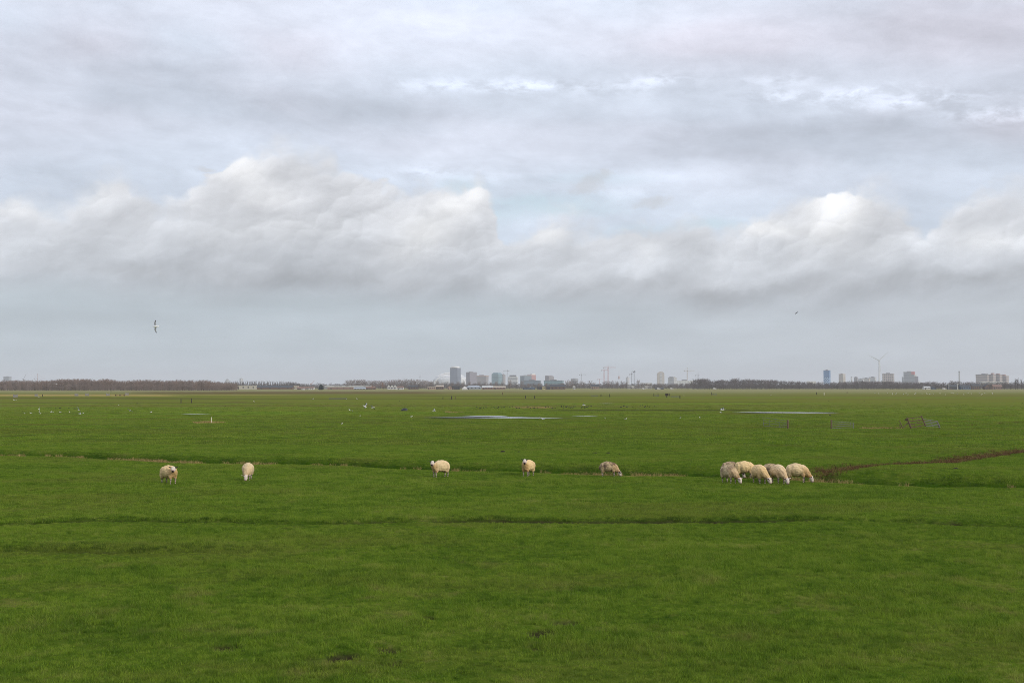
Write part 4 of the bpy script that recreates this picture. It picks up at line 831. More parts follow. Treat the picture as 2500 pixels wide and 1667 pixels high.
for (u, v, w, lab) in [(825, 975, 42, 'long wire sheep gate in the far middle field'), (1452, 968, 16, 'pale wire gate left of two posts below the red cranes'), (1648, 970, 20, 'pale wire gate right of the black box on a post'), (1604, 967.5, 10, 'pale wire gate between the two posts below the rounded tower'), (1744, 964, 12, 'faint wire gate right of the lone far post')]:
    d = dist_of(v); gate('wire_gate', lab, (u - w / 2, v - 3.2), (u + w / 2, v - 3.2), (u - w / 2, v - .3), (u + w / 2, v - .3), 4, m_galv, d, up=((.33, 0, 1), (.66, 0, 1)), w=.07)
# ---------------------------------------------------------------- the town on the horizon
def facade(name, wall, win, sx, sz, fx=.5, fz=.45, rough=.6, gl=.25, wspec=.5):
    """wall with a regular window grid in the building's own metres"""
    m, nt, out = newmat(name); x, y, z = split(nt, ocoord(nt))
    h = ((x + y) / sx).op('FRACT'); v = (z / sz).op('FRACT')
    k = h.op('LESS_THAN', fx) * v.op('LESS_THAN', fz) if fx < 1 else v.op('LESS_THAN', fz)
    n = noise(nt, ocoord(nt), .06, 3, .6); wl = ramp(nt, n, [(.3, tuple(c * .88 for c in wall)), (.7, tuple(min(1, c * 1.1) for c in wall))])
    b = princ(nt, out, mix(nt, k, wl, win), rough, .3); nt.links.new((rough - k * (rough - gl)).k, b.inputs['Roughness']); return m
def flat(name, c, rough=.7): return plain(name, c, rough, .12, .15)
fm = dict(bluegrey=facade('blue_grey_facade', (.17, .20, .26), (.10, .13, .18), 3.6, 3.6, .7, .6), mauve=facade('mauve_grey_facade', (.22, .20, .23), (.13, .13, .16), 3.4, 3.5, .5, .5), brown=facade('brown_banded_facade', (.30, .25, .22), (.16, .18, .22), 3.4, 4.5, 1, .4),
          teal=facade('teal_glass_facade', (.20, .30, .33), (.10, .19, .22), 5, 7, .8, .7, .4), banded=facade('white_banded_facade', (.66, .66, .64), (.17, .18, .20), 3, 6.6, 1, .42), glass=facade('grey_glass_facade', (.17, .22, .26), (.10, .13, .17), 4, 3.6, .75, .6, .4), red=facade('red_brick_facade', (.42, .20, .18), (.24, .14, .14), 3.6, 3.6, .45, .5),
          greyb=facade('grey_brown_facade', (.23, .21, .21), (.11, .11, .12), 4, 3.6, .45, .5), beige=facade('beige_facade', (.42, .38, .33), (.26, .25, .24), 3.6, 3.4, .4, .5), pale=facade('pale_gridded_facade', (.46, .46, .45), (.27, .28, .30), 5, 7, .55, .5), grid=facade('beige_gridded_facade', (.46, .40, .36), (.12, .12, .14), 9, 8, .62, .6),
          blue=facade('blue_patterned_facade', (.06, .19, .40), (.04, .12, .28), 4, 3.6, .6, .6, .4), grey=facade('grey_facade', (.25, .27, .29), (.14, .16, .19), 4, 7, .6, .5), hosp=facade('warm_banded_facade', (.45, .38, .34), (.20, .19, .20), 4, 7.2, 1, .48), white=facade('white_facade', (.66, .66, .65), (.3, .32, .35), 5, 4, .5, .45))
m_roofw = flat('white_parapet', (.72, .72, .70)); m_roofg = flat('grey_roof', (.22, .22, .23)); m_redp = flat('red_panel', (.45, .13, .13)); m_wb = flat('light_blue_panel', (.42, .55, .68)); m_sign = flat('dark_sign', (.05, .05, .06))
FAR = 6000.0
def px(d): return d / F
def tower(name, label, u0, us, u1, vt, mat, d=FAR, phi=32, roof=m_roofg, cat='building', extra=None, cap=.0, chamfer=0.0, group=None):
    """box building; us is where its near corner shows between the left and the right face"""
    ph = R(phi); a = (us - u0) * px(d) / math.cos(ph); b = (u1 - us) * px(d) / math.sin(ph); H = EYE + (HOR - vt) * px(d)
    t = empty(name, ((us - CX) / F * d, d, 0), -ph, label, cat, group); m = MB()
    if chamfer:
        c = chamfer; P = [(-a, 0), (0, 0), (0, b), (-a, b)]; vs = [(x, y, z) for z in (-1, H - c) for x, y in P] + [(-a + c, c * .5, H), (-c, c * .5, H), (-c, b - c * .5, H), (-a + c, b - c * .5, H)]
        fs = [(k + i, k + (i + 1) % 4, k + 4 + (i + 1) % 4, k + 4 + i) for k in (0, 4) for i in range(4)] + [(8, 9, 10, 11)]; m.add(vs, fs)
    else: m.box((-a, 0, -1), (0, b, H))
    m.build('facade', fm[mat] if isinstance(mat, str) else mat, t)
    if not chamfer:
        m = MB(); e = .6; m.box((-a - e, -e, H), (e, b + e, H + 1.6 + cap)); m.build('roof', roof, t)
        m = MB(); m.box((-a * .7, b * .3, H + 1.6 + cap), (-a * .35, b * .7, H + 5 + cap)); m.build('plant_room', m_roofg, t)
    m = MB(); m.box((-a - .5, -.5, -1), (.5, b + .5, 5)); m.build('plinth', m_roofg, t)
    if extra: extra(t, a, b, H)
    return t
def xt1(t, a, b, H):
    m = MB(); n = 16; c = (-a * .5, b * .5)
    m.tube([(c[0], c[1], H + 1.6), (c[0], c[1], H + 6.0), (c[0], c[1], H + 8.0)], [a * .48, a * .47, a * .36], 20); m.build('roof_crown', m_roofw, t)
tower('office_tower', 'tallest blue-grey office tower in front of the white stadium arch', 1098, 1117, 1124.5, 898, 'bluegrey', 5900, 28, m_roofw, extra=xt1)
tower('office_tower', 'mauve-grey slab tower right of the tallest tower', 1137.5, 1147, 1163.5, 909, 'mauve', 6000, 52)
tower('office_block', 'low brown-topped office block right of the mauve tower', 1159, 1187, 1192.5, 918.5, 'brown', 6200, 25, flat('warm_roof', (.40, .28, .22)), cap=3)
tower('glass_tower', 'teal glass tower with sloped upper edges left of a crane', 1200, 1217, 1226.5, 909, 'teal', 5600, 30, chamfer=9)
tower('office_block', 'narrow brownish block tucked behind the teal glass tower', 1225, 1229, 1234, 914.5, 'brown', 6600, 45)
def xsign(t, a, b, H):
    m = MB(); m.box((-a * .82, -.4, H + 2.2), (-a * .08, .6, H + 8.0)); m.build('roof_sign', m_sign, t)
tower('office_block', 'white striped office block with a dark sign on its roof', 1240, 1262, 1264.5, 919.5, 'banded', 5700, 20, m_roofw, extra=xsign)
tower('office_block', 'grey-blue block in front of the red building', 1270, 1280, 1298, 918, 'glass', 5600, 62)
def xred(t, a, b, H):
    m = MB(); m.box((-a * .55, b * .2, H + 1.6), (-.5, b * .8, H + 8)); m.build('upper_storey', m_roofw, t)
tower('red_building', 'red-pink office building with a pale top storey', 1287, 1297, 1308.5, 915.5, 'red', 6100, 50, flat('pale_pink_roof', (.6, .45, .42)), extra=xred)
def xstep(t, a, b, H):
    m = MB(); m.box((-a, .3, H - 12), (-a * .3, b - .5, H + 4.5)); m.build('upper_block', fm['greyb'], t)
tower('office_block', 'grey-brown stepped block standing alone between red building and cranes', 1331, 1340, 1352.5, 919, 'greyb', 6000, 48, extra=xstep)
tower('low_hall', 'long low glass hall below the red building', 1279, 1318, 1321.5, 929.5, 'glass', 4200, 20)
tower('low_hall', 'long low teal hall below the stepped block', 1328, 1372, 1376.5, 929.5, 'teal', 4000, 20)
tower('office_block', 'faint grey block beside a thin crane near the middle', 1394, 1404, 1412, 925, 'grey', 7500, 40)
tower('office_block', 'faint pale block behind the two dark cranes', 1528, 1532, 1537, 921.5, 'pale', 7800, 45)
# rounded tower
d = 5600.0; t = empty('rounded_tower', ((1613.5 - CX) / F * d, d, 0), 0, 'beige-grey tower with a rounded top', 'building'); h = EYE + (HOR - 907) * px(d); r = 8.5 * px(d)
def rprism(y0, y1, r, z0, z1, n=14):
    m = MB(); P = [(-r, z0), (r, z0)] + [(r * math.cos(math.pi * i / n) ** 1, z1 - r * .75 + r * .75 * math.sin(math.pi * i / n)) for i in range(n + 1)]
    k = len(P); m.add([(x, y0, z) for x, z in P] + [(x, y1, z) for x, z in P], [tuple(range(k)), tuple(reversed(range(k, 2 * k)))] + [(i, (i + 1) % k + 0, (i + 1) % k + k, i + k)[::-1] for i in range(k)]); return m
rprism(0, 22, r, -1, h).build('facade', fm['beige'], t); rprism(-1.2, 0, r * .35, -1, h - 6).build('stair_core', fm['pale'], t)
m = MB(); m.box((-r * 1.05, -2, -1), (r * 1.05, 23, 8)); m.build('plinth', m_roofg, t)
def xround(t, a, b, H):
    m = MB(); m.box((-a * .85, b * .15, H + 1.6), (-a * .15, b * .85, H + 6)); m.build('upper_storey', fm['pale'], t)
tower('office_block', 'pale gridded block right of the rounded tower', 1632, 1645, 1653.5, 922, 'pale', 5700, 38, extra=xround)
tower('low_building', 'low white building under a crane left of the dark wood', 1654, 1688, 1693, 930.5, 'white', 3600, 20, m_roofw)
def xblue(t, a, b, H):
    z0, z1 = H * .16, H * .60; m = MB(); g = random.Random(5)
    for i in range(5):
        for j in range(6):
            if (i + j) % 2: continue
            m.box((-a + a * i / 5 + .6, -.35, z0 + (z1 - z0) * j / 6), (-a + a * (i + .92) / 5, -.05, z0 + (z1 - z0) * (j + .85) / 6))
            m.box((.05, b * i / 5 + .6, z0 + (z1 - z0) * j / 6), (.35, b * (i + .92) / 5, z0 + (z1 - z0) * (j + .85) / 6))
    m.build('pale_panels', m_wb, t)
tower('blue_tower', 'blue tower with pale diamond panels on its lower half', 2012, 2024, 2030.5, 904.5, 'blue', 5200, 30, extra=xblue)
tower('office_block', 'small beige block right of the blue tower', 2049.5, 2058, 2066.5, 913.5, 'beige', 5800, 42, flat('tan_roof', (.46, .36, .27)))
for i, (a, b, c, vt, mt, lab) in enumerate([(2077, 2079, 2082, 921, 'white', 'tiny pale block right of the beige one'), (2086, 2092, 2096, 921, 'greyb', 'grey low block left of the pale estate'), (2096, 2106, 2111, 925.5, 'pale', 'pale low estate block left of the wind turbine'), (2108, 2121, 2126, 923.5, 'beige', 'beige estate block just left of the wind turbine'), (2124, 2136, 2141, 921, 'pale', 'pale estate block touching the wind turbine mast'), (2202, 2205, 2207, 921.5, 'grey', 'thin grey block left of the red-cornered tower')]):
    tower('estate_block', lab, a, b, c, vt, mt, 6400 + 60 * i, 38)
tower('office_block', 'beige block with a dark window grid right of the wind turbine', 2157.5, 2181, 2187.5, 912.5, 'grid', 5500, 26)
def xcorner(t, a, b, H):
    m = MB(); m.box((-a * .28, -.8, H - 11), (.8, b * .55, H + 2.6)); m.build('red_corner', m_redp, t)
    m = MB(); m.box((.2, b * .05, H * .12), (b * .42, b * .55, H * .73)); m.build('side_wing', fm['mauve'], t)
    m = MB(); m.box((.3, b * .1, H * .73), (b * .24, b * .5, H - 12)); m.build('white_step', m_roofw, t)
    m = MB(); m.box((b * .42, b * .1, H * .1), (b * .56, b * .5, H * .42)); m.build('white_end', m_roofw, t)
tower('stepped_tower', 'grey tower with a red upper corner and white steps on its right', 2209, 2232, 2240, 908.5, 'grey', 5300, 24, extra=xcorner)
t0 = tower('hospital', 'long beige banded hospital stepping along the right horizon', 2392, 2410, 2435, 915, 'hosp', 4700, 55, cap=1)
m = MB(); k = px(4700); cph, sph = math.cos(R(55)), math.sin(R(55))
for i, (w, dz, nm) in enumerate([(16, 1.5, 'wing'), (16, 0.5, 'wing'), (15, -2, 'wing')]):
    a = w * k / sph * .9; H = EYE + (HOR - (915 - dz)) * k; y0 = 25 * k / sph * .0 + (8 + i * 13.5) * k / sph; m = MB(); m.box((1.0 + i * 2, y0, -1), (16 + i * 12, y0 + a * .62, H)); m.build('wing', fm['hosp'], t0)
    m = MB(); m.box((3 + i * 4, y0 + 4, H), (12 + i * 9, y0 + a * .5, H + 5)); m.build('plant_room', flat('brick_red_housing', (.34, .20, .17)), t0)
# stadium: oval bowl under white arches
d = 6400.0; t = empty('stadium', ((1100 - CX) / F * d, d, 0), 0, 'stadium with a white arched roof half hidden by the tallest tower', 'stadium'); k = px(d); Rx, Ry = 43 * k, 36 * k; Hs = EYE + (HOR - 912.5) * k
m = MB(); n = 40
rings = [(1.0, .36), (.99, .55), (.86, .76), (.66, .90), (.42, .97), (.0, 1.0)]; vs = []
for (q, z) in [(.97, -.02)] + rings:
    for j in range(n): a = 2 * math.pi * j / n; vs.append((Rx * max(q, .02) * math.cos(a), Ry * max(q, .02) * math.sin(a), z * Hs))
m.add(vs, [(i*n+j, i*n+(j+1) % n, (i+1)*n+(j+1) % n, (i+1)*n+j) for i in range(len(rings)) for j in range(n)])
m.build('roof_shell', facade('stadium_shell', (.60, .61, .61), (.46, .48, .50), 14, 9, .8, .5), t)
for s_ in (-1, 1):
    for off_, hh in ((.30, 1.05), (.62, .90)):
        m = MB(); pts = []
        for i in range(25):
            a = math.pi * i / 24; pts.append((-Rx * 1.02 * math.cos(a) * math.sqrt(1 - off_ ** 2 * .6), s_ * Ry * off_, max(0, math.sin(a)) ** .8 * Hs * hh))
        m.tube(pts, 4.0, 8); m.build('arch', m_roofw, t)
m = MB()
for j in range(24):
    a = 2 * math.pi * j / 24; m.bar((Rx * 1.0 * math.cos(a), Ry * 1.0 * math.sin(a), -1), (Rx * .93 * math.cos(a), Ry * .93 * math.sin(a), Hs * .62), 1.6)
m.build('buttresses', m_roofw, t)
# wind turbine
m_turb = flat('turbine_white', (.50, .51, .51)); d = 5000.0; k = px(d); hub = Vector((0, -6, EYE + (HOR - 880) * k)); t = empty('wind_turbine', ((2146 - CX) / F * d, d, 0), 0, 'white wind turbine with three blades on the right horizon', 'wind turbine')
m = MB(); m.tube([(0, 0, -1), (0, 0, hub.z * .5), (0, 0, hub.z - 1.5)], [3.2, 2.5, 1.7], 16); m.build('mast', m_turb, t)
m = MB(); m.tube([(0, -5, hub.z), (0, -4, hub.z), (0, 5, hub.z + .3), (0, 7, hub.z + .3)], [1.6, 2.3, 2.1, 1.2], 12); m.build('nacelle', m_turb, t)
m = MB(); m.ball(hub, (1.9, 2.6, 1.9)); m.build('hub', m_turb, t)
for (u, v) in ((2120.7, 867.6), (2167.2, 859.5), (2148.6, 908)):
    e = Vector(((u - 2146) * k, -6, EYE + (HOR - v) * k)); ax = (e - hub).normalized(); Lb = 54.0; sd_ = ax.cross(Vector((0, 1, 0))); m = MB(); k0 = 0
    prev = None
    for i in range(9):
        q = i / 8; w = (1.3 + 2.6 * math.sin(min(1, q * 4) * math.pi / 2)) * (1 - q) ** .8 + .35; th_ = .9 * (1 - q) + .15; c = hub + ax * (1.2 + Lb * q); tw = R(30 * (1 - q)); a = sd_ * math.cos(tw) + Vector((0, 1, 0)) * math.sin(tw); b = ax.cross(a)
        m.v += [tuple(c - a * w * .3), tuple(c + b * th_ * .5), tuple(c + a * w * .7), tuple(c - b * th_ * .5)]
        if i: m.f += [(4*i-4+j, 4*i-4+(j+1) % 4, 4*i+(j+1) % 4, 4*i+j) for j in range(4)]; m.m += [0] * 4
    m.f += [(3, 2, 1, 0), (32, 33, 34, 35)]; m.m += [0, 0]; m.build('blade', m_turb, t)
# chimney, masts and cranes
m = MB(); d = 5600.0; k = px(d); m.tube([(0, 0, -1), (0, 0, 30 * k), (0, 0, EYE + (HOR - 906.5) * k)], [1.9 * k, 1.6 * k, 1.35 * k], 14); t = empty('chimney', ((2341.5 - CX) / F * d, d, 0), 0, 'tall grey chimney standing alone left of the hospital', 'chimney'); m.build('shaft', flat('chimney_concrete', (.30, .30, .30)), t)
m = MB(); m.tube([(0, 0, EYE + (HOR - 908.5) * k), (0, 0, EYE + (HOR - 906) * k)], [1.7 * k, 1.7 * k], 14); m.build('rim', m_sign, t)
CC = {'red': flat('crane_red', (.42, .09, .07)), 'grey': flat('crane_grey', (.20, .21, .22)), 'pink': flat('crane_pale_red', (.40, .22, .18)), 'dark': flat('crane_dark', (.09, .095, .10)), 'sand': flat('crane_sand', (.40, .30, .20))}
def lattice(m, p, q, w, n=10, t_=.35):
    p, q = Vector(p), Vector(q); dd = (q - p).normalized(); a = dd.cross(Vector((0, 1, 0)) if abs(dd.y) < .9 else Vector((1, 0, 0))).normalized() * w / 2; b = dd.cross(a).normalized() * w / 2
    C_ = [a + b, a - b, -a - b, b - a]
    for c in C_: m.bar(p + c, q + c, t_)
    for i in range(n):
        s0, s1 = p.lerp(q, i / n), p.lerp(q, (i + 1) / n)
        for j in range(4): m.bar(s0 + C_[j], s1 + C_[(j + 1) % 4], t_ * .8)
def crane(u, vt, vj, uj0, uj1, col, label, d=6200.0, w=2.6, luff=None, group='tower cranes on the skyline', vjr=None):
    """uj0 counter-jib end, uj1 jib end (pixels of the photograph, at the crane's own distance)"""
    k = px(d); z = lambda v: EYE + (HOR - v) * k; x = lambda a: (a - u) * k; mt = CC[col]; t = empty('tower_crane', ((u - CX) / F * d, d, 0), 0, label, 'crane', group)
    m = MB(); lattice(m, (0, 0, 0), (0, 0, z(vj)), w, 16, .55); m.build('mast', mt, t)
    if luff:
        m = MB(); lattice(m, (0, 0, z(vj)), (x(luff[0]), 8, z(luff[1])), w * .7, 12, .4); m.build('jib', mt, t)
        m = MB(); m.box((-w, -w, z(vj)), (w, w * 1.4, z(vj) + 3.2)); m.build('cab', mt, t)
        m = MB(); lattice(m, (0, 0, z(vj)), (x(uj0), 0, z(vj) + 1), w * .8, 4, .4); m.box((x(uj0) - 1.6, -1.5, z(vj) - 2.5), (x(uj0) + 1.6, 1.5, z(vj) + 2)); m.build('counter_jib', mt, t); return t
    m = MB(); lattice(m, (0, 0, z(vj)), (x(uj1), 10, z(vjr or vj)), w * .55, 18, .32); m.build('jib', mt, t)
    m = MB(); lattice(m, (0, 0, z(vj)), (x(uj0), -3, z(vj)), w * .7, 5, .4); m.build('counter_jib', mt, t)
    m = MB(); m.box((min(x(uj0), x(uj0) + 4), -5, z(vj) - 4), (max(x(uj0), x(uj0) + 4), -1, z(vj) + 1)); m.build('counterweight', CC['grey'], t)
    m = MB(); lattice(m, (0, 0, z(vj)), (0, 0, z(vt)), w * .6, 5, .35); m.bar((0, 0, z(vt)), (x(uj1) * .75, 7, z(vj) + 1), .25); m.bar((0, 0, z(vt)), (x(uj0) * .9, -3, z(vj) + 1), .25); m.build('apex', mt, t)
    m = MB(); m.box((.6, -2.6, z(vj) - 3.6), (3.2, .2, z(vj) - .6)); m.build('cab', CC['grey'], t); return t
crane(1238.3, 902, 905.5, 1229.5, 1243, 'grey', 'grey tower crane between the teal tower and the white striped block', 6400, 3.6)
crane(1484.5, 893.5, 897, 1473, 1504, 'red', 'tallest red tower crane near the middle of the skyline', 6000, 4.2)
crane(1474.6, 901, 903.8, 1468, 1485, 'red', 'shorter red tower crane just left of the tallest one', 6100, 4.0)
crane(1419.2, 910.5, 914.5, 1414, 1431, 'grey', 'faint grey crane beside the faint grey block', 7000, 2.6)
crane(1463, 924, 926, 1457, 1472, 'red', 'small low red crane below the two red tower cranes', 7200, 3.0)
crane(1677.7, 897, 905, 1669, 1696, 'sand', 'pale sand-coloured tower crane over the low white building', 6200, 3.6)
crane(1704, 910, 916, 1697, 1708, 'grey', 'small grey crane at the left end of the dark wood', 6600, 2.6)
crane(1542, 906, 914, 1537, 0, 'dark', 'left of the two dark luffing cranes', 6000, 3.8, luff=(1543.5, 905.5))
crane(1548.7, 906, 908, 1546, 0, 'dark', 'right, darker of the two luffing cranes', 5800, 5.0, luff=(1550, 905))
crane(92, 912, 924, 84, 111, 'pink', 'faint red and white crane behind the left wood', 7500, 2.6)
crane(57.5, 926, 925.5, 55.5, 0, 'grey', 'faint crane with a raised boom left of the red and white one', 7500, 2.0, luff=(63, 913))
crane(761, 938, 937, 758, 0, 'pink', 'small faint crane with a slanted red boom beside the conifer', 5200, 2.0, luff=(767, 928.5))
d = 7600.0; k = px(d); t = empty('broadcast_mast', ((1511 - CX) / F * d, d, 0), 0, 'thin grey mast with a bulge halfway up, right of the red cranes', 'mast'); m = MB(); m.tube([(0, 0, 0), (0, 0, 24 * k), (0, 0, 38 * k)], [.45 * k, .32 * k, .12 * k], 10); m.build('shaft', CC['grey'], t)
m = MB(); m.tube([(0, 0, 19 * k), (0, 0, 21 * k), (0, 0, 25 * k), (0, 0, 29 * k)], [.4 * k, 1.9 * k, 1.6 * k, .3 * k], 12); m.build('platform', CC['pink'], t)
d = 7000.0; k = px(d); t = empty('lattice_mast', ((1025.5 - CX) / F * d, d, 0), 0, 'thin faint lattice mast left of the stadium', 'mast'); m = MB(); lattice(m, (0, 0, 0), (0, 0, 30 * k), 2.2, 20, .4); m.build('mast', CC['grey'], t)
m = MB(); lattice(m, (-2.5 * k, 0, 25 * k), (2.5 * k, 0, 25 * k), 1.2, 5, .3); m.build('crossarm', CC['grey'], t)
tower('office_block', 'flat grey office block at the far left edge of the skyline', 5.5, 22, 25.5, 920, 'grey', 7600, 25)
tower('office_block', 'very faint square block behind the left wood', 584, 589, 592.5, 924.5, 'pale', 9000, 40)
d = 8200.0; k = px(d); t = empty('domed_building', ((555.5 - CX) / F * d, d, 0), 0, 'faint domed building behind the left wood', 'building'); m = MB(); m.tube([(0, 0, 0), (0, 0, 16 * k)], [4.6 * k, 4.6 * k], 20); m.build('drum', fm['pale'], t); m = MB(); m.ball((0, 0, 15 * k), (4.5 * k, 4.5 * k, 5 * k)); m.build('dome', m_roofg, t)

# ---------------------------------------------------------------- farms and sheds at the edge of the fields
def wallmat(n, c): return plain(n, c, .85, .15, .8)
wm = dict(cream=wallmat('cream_wall', (.42, .39, .32)), white=wallmat('white_wall', (.52, .51, .49)), brick=wallmat('brick_wall', (.22, .145, .115)), brown=wallmat('brown_timber_wall', (.13, .085, .06)), dark=wallmat('dark_wall', (.05, .05, .055)), orange=wallmat('orange_brick_wall', (.34, .24, .18)), blue=wallmat('slate_blue_wall', (.10, .13, .18)), grey=wallmat('grey_wall', (.26, .27, .28)), yellow=wallmat('straw_yellow_wall', (.46, .40, .20)),
          red=wallmat('red_tile_roof', (.19, .12, .095)), slate=wallmat('slate_roof', (.055, .06, .068)), pblue=wallmat('pale_blue_roof', (.33, .37, .42)), tan=wallmat('tan_roof_sheet', (.40, .35, .29)), lgrey=wallmat('light_sheet_roof', (.46, .47, .47)))
m_pane = plain('window_pane', (.04, .045, .05), .2, .1, 5, .6)
def house(name, label, u0, u1, vt, ve, d, wall, roof, kind='flat', group=None, cat='house', dep=9.0, wins=3, axis='x', yaw=0):
    k = px(d); w = (u1 - u0) * k; hr, he = EYE + (HOR - vt) * k, EYE + (HOR - ve) * k; he = max(he, 1.0); hr = max(hr, he + .3)
    t = empty(name, (((u0 + u1) / 2 - CX) / F * d, d, 0), R(yaw), label, cat, group); a = w / 2
    m = MB(); m.box((-a, 0, -.3), (a, dep, he))
    if kind == 'gable_y':        # ridge runs away from us, gable faces us
        m.add([(-a, 0, he), (a, 0, he), (0, 0, hr), (-a, dep, he), (a, dep, he), (0, dep, hr)], [(0, 1, 2), (5, 4, 3)])
    if kind == 'gable_x': m.add([(-a, 0, he), (-a, dep, he), (-a, dep / 2, hr), (a, 0, he), (a, dep, he), (a, dep / 2, hr)], [(2, 1, 0), (3, 4, 5)])
    m.build('wall', wm[wall], t); m = MB(); o = .4
    if kind == 'flat': m.box((-a - .2, -.2, he), (a + .2, dep + .2, hr))
    elif kind == 'gable_x':
        for (y0, y1) in ((-o, dep / 2), (dep + o, dep / 2)): m.add([(-a - o, y0, he - .2), (a + o, y0, he - .2), (a + o, y1, hr), (-a - o, y1, hr), (-a - o, y0, he), (a + o, y0, he), (a + o, y1, hr + .2), (-a - o, y1, hr + .2)], [(3,2,1,0),(4,5,6,7),(0,1,5,4),(1,2,6,5),(2,3,7,6),(3,0,4,7)])
    elif kind == 'gable_y':
        for x0 in (-a - o, a + o): m.add([(x0, -o, he - .2), (0, -o, hr), (0, dep + o, hr), (x0, dep + o, he - .2), (x0, -o, he), (0, -o, hr + .25), (0, dep + o, hr + .25), (x0, dep + o, he)], [(3,2,1,0),(4,5,6,7),(0,1,5,4),(1,2,6,5),(2,3,7,6),(3,0,4,7)])
    else:                         # hipped
        i = min(a * .55, dep / 2); m.add([(-a-o, -o, he), (a+o, -o, he), (a+o, dep+o, he), (-a-o, dep+o, he), (-a + i, dep / 2, hr), (a - i, dep / 2, hr)], [(0,1,5,4),(1,2,5),(2,3,4,5),(3,0,4),(3,2,1,0)])
    m.build('roof', wm[roof], t)
    for i in range(wins):
        x = -a + w * (i + .5) / wins; ww = min(1.1, w / wins * .28); m = MB(); m.box((x - ww, -.06, he * .38), (x + ww, .02, he * .78)); m.build('window', m_pane, t)
    m = MB(); m.box((-a + w * .12, -.08, -.2), (-a + w * .12 + min(1.6, w * .12), .02, min(2.3, he * .8))); m.build('door', wm['dark'] if wall != 'dark' else wm['brown'], t); return t
